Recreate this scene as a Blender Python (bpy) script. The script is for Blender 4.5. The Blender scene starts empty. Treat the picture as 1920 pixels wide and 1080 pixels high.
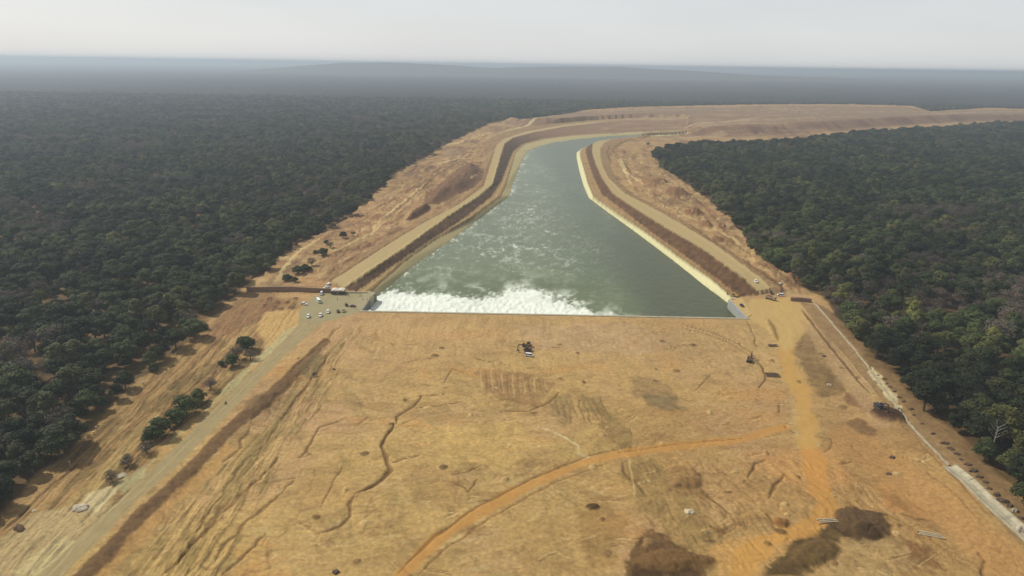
import bpy, bmesh, math, random
import numpy as np
from mathutils import Vector, Matrix, Euler

random.seed(7)
RNG = np.random.default_rng(11)
sc = bpy.context.scene
COL = sc.collection

# ------------------------------------------------------------------ camera
H = 160.0
FPX = 1297.0
PITCH = math.radians(17.9)
ROLL = math.radians(0.85)
cr, sr, cp, sp = math.cos(ROLL), math.sin(ROLL), math.cos(PITCH), math.sin(PITCH)
FWD = np.array([0, cp, -sp])
R0 = np.array([1.0, 0, 0]); U0 = np.array([0, sp, cp])
RIGHT = cr * R0 + sr * U0
UP = -sr * R0 + cr * U0
cam_d = bpy.data.cameras.new("camera")
cam = bpy.data.objects.new("camera", cam_d)
COL.objects.link(cam)
cam_d.sensor_width = 36.0
cam_d.lens = 36.0 * FPX / 1920.0
cam_d.clip_start = 1.0
cam_d.clip_end = 200000.0
M = Matrix(((RIGHT[0], UP[0], -FWD[0], 0), (RIGHT[1], UP[1], -FWD[1], 0), (RIGHT[2], UP[2], -FWD[2], H), (0, 0, 0, 1)))
cam.matrix_world = M
sc.camera = cam

# ------------------------------------------------------------------ light
SUN_EL = math.radians(46)
SUN_AZ = math.radians(-62)          # from +Y (view direction), negative = to the left
sun_dir = Vector((math.sin(SUN_AZ) * math.cos(SUN_EL), math.cos(SUN_AZ) * math.cos(SUN_EL), math.sin(SUN_EL)))
sl = bpy.data.lights.new("sun", 'SUN')
sl.energy = 2.7
sl.angle = math.radians(0.9)
sl.color = (1.0, 0.94, 0.84)
so = bpy.data.objects.new("sun", sl)
so.rotation_euler = (-sun_dir).to_track_quat('-Z', 'Y').to_euler()
COL.objects.link(so)
w = bpy.data.worlds.new("World"); sc.world = w
w.use_nodes = True
nt = w.node_tree
sky = nt.nodes.new("ShaderNodeTexSky")
sky.sky_type = 'NISHITA'
sky.sun_disc = False
sky.sun_elevation = SUN_EL
sky.sun_rotation = SUN_AZ
sky.altitude = 200
sky.air_density = 1.0
sky.dust_density = 1.8
sky.ozone_density = 1.0
# thick dry-season haze whitens the sky, most of all low down
wtc = nt.nodes.new("ShaderNodeTexCoord"); wsp = nt.nodes.new("ShaderNodeSeparateXYZ"); wmr = nt.nodes.new("ShaderNodeMapRange")
nt.links.new(wtc.outputs["Generated"], wsp.inputs[0]); nt.links.new(wsp.outputs["Z"], wmr.inputs[0])
wmr.inputs[1].default_value = 0.0; wmr.inputs[2].default_value = 0.7; wmr.inputs[3].default_value = 1.0; wmr.inputs[4].default_value = 0.42
wno = nt.nodes.new("ShaderNodeTexNoise"); wno.inputs["Scale"].default_value = 3.0; wno.inputs["Detail"].default_value = 3
wmp = nt.nodes.new("ShaderNodeMapping"); wmp.inputs["Scale"].default_value = (1, 1, 6)
nt.links.new(wtc.outputs["Generated"], wmp.inputs[0]); nt.links.new(wmp.outputs[0], wno.inputs["Vector"])
wm2 = nt.nodes.new("ShaderNodeMapRange"); wm2.inputs[1].default_value = .3; wm2.inputs[2].default_value = .7; wm2.inputs[3].default_value = .965; wm2.inputs[4].default_value = 1.035
nt.links.new(wno.outputs[0], wm2.inputs[0])
wmu = nt.nodes.new("ShaderNodeMath"); wmu.operation = 'MULTIPLY'; nt.links.new(wmr.outputs[0], wmu.inputs[0]); nt.links.new(wm2.outputs[0], wmu.inputs[1])
wsc = nt.nodes.new("ShaderNodeVectorMath"); wsc.operation = 'SCALE'; wsc.inputs[0].default_value = (3.42, 3.46, 3.52)
nt.links.new(wmu.outputs[0], wsc.inputs["Scale"])
wmx = nt.nodes.new("ShaderNodeMix"); wmx.data_type = 'RGBA'; wmx.inputs["Factor"].default_value = 0.88
nt.links.new(sky.outputs[0], wmx.inputs["A"]); nt.links.new(wsc.outputs[0], wmx.inputs["B"])
nt.links.new(wmx.outputs["Result"], nt.nodes["Background"].inputs[0])
nt.nodes["Background"].inputs[1].default_value = 0.15
sc.view_settings.view_transform = 'Standard'
sc.view_settings.look = 'None'
sc.view_settings.gamma = 1.0
sc.view_settings.exposure = 0.52
sc.cycles.volume_bounces = 1
sc.cycles.max_bounces = 5
sc.cycles.diffuse_bounces = 2
sc.cycles.use_denoising = True

# ------------------------------------------------------------------ helpers: numpy
def sstep(a, b, x):
    t = np.clip((x - a) / (b - a), 0, 1)
    return t * t * (3 - 2 * t)

def _hash(ix, iy, seed):
    n = (ix * 374761393 + iy * 668265263 + seed * 1442695041) & 0xFFFFFFFF
    n = ((n ^ (n >> 13)) * 1274126177) & 0xFFFFFFFF
    n = (n ^ (n >> 16)) & 0xFFFFFFFF
    return n.astype(np.float32) / 4294967295.0

def vnoise(x, y, seed=0):
    x0 = np.floor(x); y0 = np.floor(y)
    fx = x - x0; fy = y - y0
    fx = fx * fx * (3 - 2 * fx); fy = fy * fy * (3 - 2 * fy)
    ix = x0.astype(np.int64); iy = y0.astype(np.int64)
    a = _hash(ix, iy, seed); b = _hash(ix + 1, iy, seed)
    c = _hash(ix, iy + 1, seed); d = _hash(ix + 1, iy + 1, seed)
    return (a + (b - a) * fx) + ((c + (d - c) * fx) - (a + (b - a) * fx)) * fy

def fbm(x, y, seed=0, octv=4, gain=0.5):
    s = 0; amp = 1; tot = 0
    for o in range(octv):
        s = s + amp * vnoise(x * 2 ** o + 17.3 * o, y * 2 ** o - 9.1 * o, seed + o * 13)
        tot += amp; amp *= gain
    return s / tot * 2 - 1        # -1..1

def S(r, g, b):
    """display colour (0-255) to scene albedo"""
    c = np.array([r, g, b], float) / 255
    return np.where(c <= 0.04045, c / 12.92, ((c + 0.055) / 1.055) ** 2.4)

# ------------------------------------------------------------------ pixel -> ground
def base_z(x, y):
    """large-scale ground level: the dry bed sinks a little towards the viewer"""
    x = np.asarray(x, float); y = np.asarray(y, float)
    s = sstep(440, 300, y)
    # edges of the bed, left road foot and right drain
    xl = np.interp(y, LB_Y, LB_X); xr = np.interp(y, RB_Y, RB_X)
    ins = sstep(0, 13.0, x - xl) * sstep(0, 25.0, xr - x)
    return -3.0 * s * ins
LB_Y = [0, 1000]; LB_X = [-1e5, -1e5 - 1]; RB_Y = [0, 1000]; RB_X = [-1e5, -1e5]

def ray(px, py):
    d = FWD + RIGHT * ((px - 960) / FPX) + UP * (-(py - 540) / FPX)
    return d
def at(px, py, z=0.0):
    d = ray(px, py)
    t = (z - H) / d[2]
    return np.array([d[0] * t, d[1] * t])
def G(px, py, dz=0.0):
    z = 0.0
    for _ in range(6):
        p = at(px, py, z + dz)
        z = float(base_z(p[0], p[1]))
    return p
def proj(x, y, z):
    v = np.stack([x, y, z - H], -1)
    dep = v @ FWD
    return 960 + FPX * (v @ RIGHT) / dep, 540 - FPX * (v @ UP) / dep, dep
def GL(pts, z=None):
    return np.array([G(*p) if z is None else at(p[0], p[1], z) for p in pts])

# left road foot / right drain, used by base_z
_lb = [(90, 1130), (134, 1080), (206, 1013), (240, 970), (283, 932), (336, 884), (374, 845), (408, 812), (446, 778), (480, 754), (540, 694), (600, 640), (660, 590)]
_rb = [(1960, 1050), (1905, 1010), (1810, 905), (1760, 855), (1700, 800), (1640, 735), (1600, 690), (1500, 565)]
_a = np.array([at(*p) for p in _lb]); _b = np.array([at(*p) for p in _rb])
LB_Y, LB_X = _a[:, 1], _a[:, 0]
RB_Y, RB_X = _b[:, 1], _b[:, 0]
LB_Y = np.concatenate([[0], LB_Y]); LB_X = np.concatenate([[LB_X[0] + (LB_X[0] - LB_X[1]) / (_a[0, 1] - _a[1, 1]) * (-_a[0, 1])], LB_X])
RB_Y = np.concatenate([[0], RB_Y]); RB_X = np.concatenate([[RB_X[0] + (RB_X[0] - RB_X[1]) / (_b[0, 1] - _b[1, 1]) * (-_b[0, 1])], RB_X])

def chain(x, y, P):
    """distance to polyline and arc position"""
    best = np.full(x.shape, 1e9); arc = np.zeros(x.shape); side = np.zeros(x.shape); L = 0
    for i in range(len(P) - 1):
        ax, ay = P[i]; bx, by = P[i + 1]
        dx, dy = bx - ax, by - ay
        l2 = dx * dx + dy * dy + 1e-9
        t = np.clip(((x - ax) * dx + (y - ay) * dy) / l2, 0, 1)
        ex = x - ax - t * dx; ey = y - ay - t * dy
        d = np.hypot(ex, ey)
        m = d < best
        best = np.where(m, d, best)
        arc = np.where(m, L + t * math.sqrt(l2), arc)
        side = np.where(m, np.sign(dx * ey - dy * ex), side)
        L += math.sqrt(l2)
    return best, arc, side, L

def inside(x, y, P):
    r = np.zeros(x.shape, bool)
    n = len(P)
    for i in range(n):
        ax, ay = P[i]; bx, by = P[(i + 1) % n]
        if ay == by: continue
        c = ((ay > y) != (by > y)) & (x < (bx - ax) * (y - ay) / (by - ay) + ax)
        r ^= c
    return r

def sdist(x, y, P):
    """signed distance to polygon, positive inside"""
    Q = np.vstack([P, P[:1]])
    d, _, _, _ = chain(x, y, Q)
    return np.where(inside(x, y, P), d, -d)

# ------------------------------------------------------------------ terrain grid (fan of rows seen from the survey point)
NC = 1500
elev = np.radians(np.concatenate([np.linspace(60, 10.02, 640), np.linspace(10, 4.4, 330), np.linspace(4.37, 1.2, 90), np.geomspace(1.17, 0.14, 60)]))
NR = len(elev)
ys = H / np.tan(elev)
tt = np.linspace(-1.18, 1.18, NC)
spread = 1 + 0.35 * sstep(400, 100, ys)
X = (tt[None, :] * (ys * spread)[:, None]).ravel()
Y = np.repeat(ys, NC)
Z = base_z(X, Y)
N = len(X)
ground_col = np.zeros((N, 3))
CLS = np.zeros(N, np.int8)      # 0 ground 1 road 2 yard 3 bank 4 lining 5 forest floor 6 canal bed
rowy = ys

def bb(P, m):
    """indices of grid points in the bounding box of P grown by m"""
    j0 = np.searchsorted(rowy, P[:, 1].min() - m); j1 = np.searchsorted(rowy, P[:, 1].max() + m)
    if j1 <= j0: return np.array([], int)
    sl_ = slice(j0 * NC, j1 * NC)
    k = np.nonzero((X[sl_] > P[:, 0].min() - m) & (X[sl_] < P[:, 0].max() + m))[0] + j0 * NC
    return k

def mixc(k, a, c):
    a = np.clip(a, 0, 1)[:, None]
    ground_col[k] = ground_col[k] * (1 - a) + np.asarray(c) * a

def patch(pts, col, edge=3.0, nz=4.0, a=1.0, dz=0.0, seed=0, ns=12.0, cls=None, z=None, zset=None, tex=0.0, feather=None):
    P = GL(pts, z)
    k = bb(P, edge + nz + 2)
    if not len(k): return
    x, y = X[k], Y[k]
    d = sdist(x, y, P) + nz * fbm(x / ns, y / ns, 31 + seed, 4, 0.6)
    m = sstep(-edge * .5, edge * .5, d)
    if col is not None:
        t = 1.0
        if tex: t = (1 + tex * fbm(x / 4, y / 4, 77 + seed, 4))[:, None]
        aa = np.clip(m * a, 0, 1)[:, None]
        ground_col[k] = ground_col[k] * (1 - aa) + np.asarray(col) * t * aa
    if dz:
        f = feather or edge
        Z[k] += dz * sstep(0, f, d)
    if cls is not None: CLS[k[m > 0.5]] = cls

def line(pts, wid, col=None, depth=0.0, a=1.0, wob=0.8, seed=0, taper=True, cls=None, z=None, soft=0.5, dash=0.0):
    """painted and/or carved line along the ground; wid in metres (half width)"""
    P = GL(pts, z)
    k = bb(P, wid * 3 + 3)
    if not len(k): return
    x, y = X[k], Y[k]
    wx = wob * fbm(x / 6, y / 6, 5 + seed, 3); wy = wob * fbm(x / 6, y / 6, 55 + seed, 3)
    d, arc, side, L = chain(x + wx, y + wy, P)
    ww = wid * (0.75 + 0.5 * fbm(x / 9, y / 9, 91 + seed, 2) * .8)
    if taper: ww = ww * np.clip(np.minimum(arc, L - arc) / (0.12 * L + 1e-6), 0.15, 1)
    m = 1 - sstep(ww * (1 - soft), ww * (1 + soft) + 0.05, d)
    if dash:
        m = m * sstep(-0.1, 0.25, fbm(arc / dash, arc * 0 + seed, seed, 2))
    if col is not None: mixc(k, m * a, col)
    if depth: Z[k] -= (.55 if depth > 0 else 1) * depth * np.exp(-(d / (ww + 0.01)) ** 2)
    if cls is not None: CLS[k[m > 0.5]] = cls

def streaky(pts, cols, p0, p1, a=.7, wl=22.0, ww=1.6, seed=0, dz=.4, edge=3, cut=.08, z=None, warp=4):
    """drawn-out stripes of other soils running from p0 towards p1"""
    P = GL(pts, z); k = bb(P, edge + 3)
    if not len(k): return
    x, y = X[k], Y[k]
    m = sstep(0, edge, sdist(x, y, P) + 2.5 * fbm(x / 9, y / 9, seed + 1, 3))
    q0, q1 = G(*p0), G(*p1); t = (q1 - q0) / np.linalg.norm(q1 - q0)
    u = x * t[0] + y * t[1] + warp * fbm(x / 25, y / 25, seed + 2, 3); v = -x * t[1] + y * t[0] + warp * fbm(x / 18, y / 18, seed + 3, 3)
    for i, c in enumerate(cols):
        n = fbm(u / wl, v / (ww * (1 + .6 * i)), seed + 10 * i, 4, .62)
        s = sstep(cut, cut + .3, n) * m
        mixc(k, s * a, c); Z[k] += dz * (s - .3 * m) * (-1 if i % 2 else 1)
def mound(px, py, rx, ry, h, col=None, rot=0.0, seed=0, sharp=1.0):
    c = G(px, py); P = np.array([c - max(rx, ry), c + max(rx, ry)])
    k = bb(P, 3)
    if not len(k): return
    x, y = X[k] - c[0], Y[k] - c[1]
    u = x * math.cos(rot) + y * math.sin(rot); v = -x * math.sin(rot) + y * math.cos(rot)
    d = np.hypot(u / rx, v / ry) * (1 + 0.35 * fbm(X[k] / 7, Y[k] / 7, seed, 3))
    m = np.clip(1 - d, 0, 1)
    Z[k] += h * np.minimum(1, m * (1 + sharp)) * (1 + 0.2 * fbm(X[k] / 4, Y[k] / 4, seed + 3, 3))
    if col is not None: mixc(k, sstep(0.0, 0.25, m), col)

def loft(lines, zs, cols, classes):
    """banks: surface through matching survey lines; lines[k] = list of world points"""
    W = [np.array([at(p[0], p[1], z) for p in ln]) for ln, z in zip(lines, zs)]
    return W

def fill_strip(A, B, za, zb, col, cls, tex=0.1, seed=0, nzh=0.0):
    """quads between two world polylines -> heights, colour"""
    for i in range(len(A) - 1):
        for tri, tz in (((A[i], B[i], A[i + 1]), (za[i], zb[i], za[i + 1])), ((A[i + 1], B[i], B[i + 1]), (za[i + 1], zb[i], zb[i + 1]))):
            T = np.array(tri)
            k = bb(T, 0.5)
            if not len(k): continue
            x, y = X[k], Y[k]
            det = (T[1, 1] - T[2, 1]) * (T[0, 0] - T[2, 0]) + (T[2, 0] - T[1, 0]) * (T[0, 1] - T[2, 1])
            if abs(det) < 1e-6: continue
            l0 = ((T[1, 1] - T[2, 1]) * (x - T[2, 0]) + (T[2, 0] - T[1, 0]) * (y - T[2, 1])) / det
            l1 = ((T[2, 1] - T[0, 1]) * (x - T[2, 0]) + (T[0, 0] - T[2, 0]) * (y - T[2, 1])) / det
            l2 = 1 - l0 - l1
            m = (l0 >= -1e-4) & (l1 >= -1e-4) & (l2 >= -1e-4)
            k = k[m]
            if not len(k): continue
            z = l0[m] * tz[0] + l1[m] * tz[1] + l2[m] * tz[2]
            n = fbm(X[k] / 5, Y[k] / 5, seed, 4)
            Z[k] = z + nzh * n
            ground_col[k] = np.asarray(col) * (1 + tex * fbm(X[k] / 3.1, Y[k] / 3.1, seed + 5, 4))[:, None]
            CLS[k] = cls
# ------------------------------------------------------------------ ground colours
SAND = S(184, 150, 92); SAND2 = S(176, 140, 86); SANDY = S(190, 156, 92); PINK = S(181, 143, 100)
TAN = S(170, 140, 96); ORANGE = S(196, 142, 76); ORANGE2 = S(196, 152, 80); BROWN = S(128, 96, 62); DARK = S(84, 62, 40)
RED = S(150, 104, 74); OLIVE = S(138, 118, 70); PALE = S(206, 190, 148); CONC = S(196, 188, 152); GREY = S(160, 148, 118)
SLOPE = S(116, 86, 66); RUST = S(140, 88, 56)

fx, fy = X, Y
n1 = fbm(fx / 60, fy / 60, 1, 5, 0.55); n2 = fbm(fx / 14, fy / 14, 2, 5, 0.6); n3 = fbm(fx / 3.2, fy / 3.2, 3, 4, 0.6)
wx = fx + 14 * n1; wy = fy + 14 * fbm(fx / 50, fy / 50, 4, 3)
st = fbm(wx / 26, wy / 5.0, 6, 4, 0.6)                 # lateral streaks (graded layers)
st2 = fbm((wx * .8 + wy * .6) / 4.2, (wy * .8 - wx * .6) / 30, 8, 4, 0.6)
n4 = fbm(fx / 1.3, fy / 1.6, 17, 3, .6)
b_ = SAND[None] * (1 + 0.12 * n2 + 0.11 * n3 + .08 * n4)[:, None]
ground_col[:] = b_
k = np.arange(N)
mixc(k, sstep(0.0, .5, n1) * .55, SANDY)
mixc(k, sstep(-.05, .5, -n1) * .8, S(182, 142, 104))
mixc(k, sstep(40, -120, X) * sstep(300, 420, Y) * .4, S(184, 144, 104))
mixc(k, sstep(0.08, .42, st) * .55, SAND2 * .76)
mixc(k, sstep(0.15, .5, st2) * .40, OLIVE)
mixc(k, sstep(0.25, .5, fbm(wx / 9, wy / 7, 9, 4, .6)) * .45, BROWN * 1.15)
mixc(k, sstep(0.3, .55, fbm(wx / 40 + 7, wy / 25, 10, 4, .6)) * .5, ORANGE)
fs = fbm((wx * .96 + wy * .28) / 11, (wy * .96 - wx * .28) / 1.7, 18, 4, .62); fs2 = fbm((wx * .5 + wy * .87) / 1.5, (wy * .5 - wx * .87) / 13, 19, 4, .62)
mixc(k, sstep(.14, .5, fs) * .24, BROWN * 1.15); mixc(k, sstep(.2, .55, -fs) * .2, PALE * .9); mixc(k, sstep(.15, .5, fs2) * .3 * sstep(-.3, .2, n1), S(144, 110, 64)); Z += .05 * fs + .05 * fs2
# far ground duller
near_sill = sstep(300, 420, Y) * sstep(520, 470, Y)
mixc(k, near_sill * .45 * (1 + n2) , S(184, 146, 102))
# relief of the worked bed
Z += 0.35 * n2 + 0.16 * n3 + 0.5 * n1 * sstep(470, 380, Y)
rill = np.abs(fbm(wx / 18, wy / 18, 12, 4, .55))
rm = sstep(.05, .0, rill) * sstep(0, .3, fbm(fx / 45, fy / 45, 14, 2))
Z -= 0.25 * rm
mixc(k, rm * .35, BROWN)
# vertical grading striations below the sill
vs = fbm(wx / 1.6, wy / 30, 15, 3) * sstep(330, 420, Y) * sstep(480, 440, Y)
mixc(k, sstep(0.1, .5, vs) * .5, S(160, 128, 84))
Z += 0.15 * vs

# towards the lower right the earth is darker and browner
lr = sstep(-20, 90, X) * sstep(380, 270, Y)
mixc(k, lr * (.55 + .4 * n1 + .3 * n2), S(160, 120, 70))
mixc(k, sstep(20, 90, X) * sstep(330, 250, Y) * sstep(.1, .5, n2 + st * .5) * .45, S(138, 102, 60))
# --- clearing outline (pixels on the survey photo, unprojected on the ground)
EDGE_L = [(-260, 1200), (0, 965), (60, 905), (110, 865), (150, 822), (200, 778), (240, 738), (300, 690), (335, 662), (376, 622), (392, 596), (452, 553), (466, 536), (500, 512), (520, 492), (560, 462), (604, 440), (655, 410), (680, 388), (704, 366), (730, 338), (764, 314), (805, 294), (845, 268), (884, 250), (918, 233), (965, 226), (1015, 222), (1060, 217), (1096, 207), (1200, 201), (1330, 198), (1460, 196), (1600, 196), (1710, 199), (1745, 210), (1800, 206), (1850, 203), (1990, 206)]
EDGE_R = [(1990, 230), (1860, 236), (1780, 243), (1700, 248), (1640, 252), (1540, 261), (1480, 269), (1400, 273), (1300, 277), (1232, 286), (1222, 296), (1244, 318), (1285, 345), (1340, 388), (1385, 430), (1410, 470), (1440, 495), (1490, 530), (1535, 556), (1560, 586), (1618, 652), (1682, 716), (1730, 768), (1796, 826), (1878, 905), (2120, 1160)]
EL = GL(EDGE_L); ER = GL(EDGE_R)
EL[0] = EL[1] + (EL[1] - EL[3]) * 6; ER[-1] = ER[-2] + (ER[-2] - ER[-4]) * 4
CLEAR = np.vstack([EL, ER])
cl_d = np.full(N, -500.0)
kk = bb(CLEAR, 120)
xx, yy = X[kk], Y[kk]
cl_d[kk] = sdist(xx, yy, CLEAR)
cl_n = cl_d + 7 * fbm(X / 22, Y / 22, 21, 4, .6)
FLOOR = np.where((X > 0)[:, None], S(60, 50, 34), S(88, 70, 50))
ff = sstep(1.5, -2.5, cl_n)
mixc(k, ff * (0.85 + .25 * n2), FLOOR)
CLS[cl_n < -1] = 5
# spoil land on both sides of the canal, duller and redder
sp_m = (cl_n > 0) & (Y > 490)
ks = np.nonzero(sp_m)[0]
mixc(ks, 0.55 + 0.4 * n1[ks], S(166, 132, 92))
mixc(ks, sstep(.0, .4, st[ks]) * .6, RED * .85)
mixc(ks, sstep(.05, .4, fbm(wx[ks] / 20, wy[ks] / 60, 23, 4, .6)) * .75, S(118, 90, 64))
mixc(ks, sstep(.2, .5, n2[ks] + .2 * n3[ks]) * .5, S(196, 170, 124))
Z[ks] += 1.2 * np.abs(fbm(X[ks] / 18, Y[ks] / 30, 24, 4, .6)) + 0.5 * n3[ks] + 2.5 * sstep(495, 540, Y[ks])

# --- left strip beside the forest
patch([(0, 965), (110, 865), (240, 738), (376, 622), (452, 560), (560, 560), (560, 600), (450, 700), (330, 810), (250, 905), (90, 1080), (-150, 1080)], S(154, 122, 76), 4, 3, .8, tex=.35)
_vg = [(-150, 1090), (0, 965), (110, 865), (240, 738), (376, 622), (452, 560), (560, 560), (560, 600), (470, 690), (400, 760), (330, 820), (250, 900), (140, 1010), (60, 1090)]
streaky(_vg, [S(108, 78, 48), S(192, 158, 102), S(140, 98, 60), S(84, 70, 40)], (60, 1000), (440, 600), .5, 26, 1.3, 1100, .35, warp=1.6)
patch(_vg, OLIVE * .55, 3, 9, .0, seed=111)
for q_, (px_, py_) in enumerate([(300, 760), (330, 730), (410, 690), (455, 690), (480, 650), (240, 830), (270, 800), (380, 700), (225, 870), (520, 600)]):
    patch([(px_ - 22, py_ + 12), (px_ + 4, py_ - 14), (px_ + 24, py_ - 12), (px_ - 2, py_ + 14)], S(104, 90, 54), 2, 9, .55, seed=1120 + q_, ns=5, tex=.5)
for i, (pts, w_, c_) in enumerate([
    ([(0, 1003), (60, 945), (100, 908), (150, 868)], .8, DARK), ([(80, 1068), (118, 1030), (165, 992), (250, 912)], .9, DARK),
    ([(42, 1052), (74, 1022)], .7, DARK), ([(150, 985), (195, 935), (235, 880), (300, 812)], .9, DARK), ([(96, 1000), (112, 985)], .6, DARK),
    ([(240, 870), (300, 800), (370, 735), (440, 672), (500, 610)], 1.2, RED), ([(200, 880), (260, 820), (330, 755), (400, 690), (460, 630)], 1.0, BROWN),
    ([(130, 900), (200, 840), (270, 775), (350, 700), (430, 620)], .9, BROWN), ([(300, 830), (340, 790), (395, 745)], 1.2, DARK),
    ([(480, 610), (500, 590), (530, 570)], 1.5, RED), ([(420, 640), (450, 610), (500, 580), (540, 560)], 1.6, RED),
    ([(395, 700), (430, 668), (470, 640)], 1.2, BROWN)]):
    line(pts, w_, c_ , depth=.7, a=.75, seed=i, wob=1.6)
patch([(70, 1000), (150, 920), (205, 860), (260, 800), (290, 770), (305, 778), (250, 840), (200, 900), (150, 960), (110, 1010)], S(176, 146, 92), 2, 1, .85, seed=1)
patch([(0, 1010), (60, 960), (130, 950), (200, 940), (215, 955), (140, 1030), (60, 1080), (-40, 1090)], S(184, 160, 116), 3, 2, .8, seed=2)
patch([(20, 1075), (110, 1005), (150, 1010), (110, 1050), (70, 1090)], S(196, 178, 130), 3, 3, .7, seed=3)
patch([(165, 925), (205, 910), (225, 915), (180, 960), (150, 955)], PALE, 2, 1.5, .7, seed=4)
patch([(205, 905), (245, 890), (290, 860), (260, 900), (230, 925)], S(170, 160, 120), 2, 2, .8, seed=5)
patch([(462, 545), (520, 550), (540, 575), (500, 590), (440, 620), (400, 640), (380, 630), (420, 580)], S(136, 98, 68), 4, 4, .6, seed=6, tex=.3)
patch([(500, 585), (560, 580), (585, 600), (545, 640), (500, 650), (480, 610)], S(196, 158, 98), 3, 3, .8, seed=7)
for i, (px, py) in enumerate([(505, 560), (520, 567), (537, 568), (553, 560), (497, 573), (513, 575), (526, 580), (545, 577)]):
    mound(px, py, 2.2, 3.2, .9, S(120, 86, 56), seed=40 + i)

# --- left haul road and its pale shoulder
patch([(40, 1110), (77, 1071), (144, 1013), (206, 951), (259, 903), (307, 860), (355, 812), (425, 742), (500, 672), (560, 608), (560, 585), (600, 560), (630, 545), (690, 549), (700, 560), (680, 583), (640, 596), (605, 604), (540, 662), (470, 732), (400, 806), (366, 839), (326, 878), (272, 926), (230, 966), (192, 1010), (116, 1080), (80, 1120)], S(160, 143, 108), 1.4, .8, 1, cls=1, seed=8, tex=.08)
patch([(250, 900), (330, 818), (385, 765), (470, 680), (540, 615), (562, 606), (500, 668), (430, 733), (345, 808), (262, 895)], S(178, 168, 124), 1.5, 2.5, .8, seed=9, tex=.2)
for q_, o in enumerate((-16, -9, -3, 4, 11, 17)):
    line([(100 + o, 1080), (186 + o, 985), (270 + o * .85, 905), (364 + o * .7, 812), (450 + o * .6, 728), (530 + o * .5, 650), (585 + o * .4, 600)], .3 + .1 * (q_ % 3), [S(140, 122, 92), S(182, 164, 124), S(150, 128, 92)][q_ % 3], a=.55, wob=.7, seed=50 + o, taper=False, dash=9 + 4 * q_)
patch([(562, 590), (575, 566), (598, 551), (640, 549), (697, 550), (700, 556), (690, 572), (676, 583), (650, 592), (604, 602), (575, 603)], S(157, 146, 116), 1.5, .8, 1, cls=2, seed=10, tex=.05)
# brown cut slope below the road
_sl = GL([(110, 1105), (134, 1080), (206, 1013), (240, 970), (283, 932), (336, 884), (374, 845), (408, 812), (446, 778), (480, 754), (540, 694), (600, 640)], 0)
kk = bb(_sl, 14); d, a_, s_, L_ = chain(X[kk], Y[kk], _sl)
d = d * -s_ + 1.3 * n2[kk] + .8 * n3[kk]
mixc(kk, sstep(-0.5, .8, d) * sstep(7.0, 5.8, d) * .95, S(118, 88, 58))
Z[kk] += 0.5 * sstep(0, 2, d) * sstep(8, 5, d) * n3[kk]
patch([(216, 1042), (288, 960), (317, 927), (384, 874), (422, 831), (440, 840), (374, 908), (307, 970), (250, 1032), (200, 1085), (170, 1085)], S(196, 150, 88), 2.0, 1.5, .85, seed=11)
_rv = [(230, 1090), (300, 980), (380, 905), (440, 845), (500, 775), (560, 700), (620, 640), (690, 600), (640, 700), (580, 800), (500, 930), (420, 1090)]
streaky(_rv, [S(112, 86, 50), S(200, 164, 104), S(128, 108, 62)], (330, 1050), (600, 660), .55, 22, 1.2, 1140, .3, warp=1.8)
streaky([(560, 600), (1440, 610), (1420, 700), (1000, 690), (620, 680)], [S(154, 118, 78), S(200, 164, 114)], (960, 700), (940, 590), .32, 14, 1.5, 1160, .08, 10, .12)
streaky([(700, 690), (1420, 700), (1480, 1090), (560, 1090)], [S(144, 110, 64), S(202, 168, 116)], (700, 900), (1300, 760), .26, 10, 1.3, 1180, .08, 14, .18)
streaky([(1180, 850), (1560, 850), (1900, 1090), (1150, 1090)], [S(124, 90, 50), S(190, 150, 96), S(108, 82, 48)], (1250, 880), (1420, 1060), .45, 9, 1.2, 1200, .3, 10, .12)
streaky([(1560, 780), (1700, 830), (1950, 1050), (1900, 1090), (1640, 1090), (1540, 900)], [S(140, 100, 56), S(186, 146, 96)], (1600, 900), (1900, 1000), .5, 9, 1.0, 1220, .25, 6, .12)
for i, pts in enumerate([
    [(300, 1085), (360, 1020), (420, 960), (470, 905), (530, 850)], [(380, 1075), (430, 1010), (500, 945), (560, 890)],
    [(420, 1080), (455, 1040), (500, 1000)], [(475, 905), (520, 900), (560, 893)], [(440, 905), (480, 860), (520, 800), (560, 740), (590, 700)],
    [(540, 700), (570, 672), (600, 650), (640, 608)], [(470, 790), (510, 755), (545, 720), (580, 690)], [(330, 1060), (390, 990), (430, 930)],
    [(365, 1000), (400, 950), (440, 890), (480, 845)], [(420, 870), (450, 840), (470, 800)]]):
    line(pts, .9, S(124, 92, 54), depth=1.1, a=.7, seed=70 + i, wob=2.0)
patch([(450, 860), (500, 800), (540, 740), (560, 730), (540, 790), (480, 870), (430, 940), (410, 930)], OLIVE * .9, 3, 3, .55, seed=12, tex=.4)
patch([(560, 690), (590, 660), (612, 665), (600, 700), (575, 715)], S(120, 104, 70), 4, 3, .7, seed=13)
patch([(470, 750), (520, 720), (540, 730), (500, 770), (470, 790), (455, 775)], S(120, 92, 62), 3, 3, .7, seed=14, tex=.4)

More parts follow.
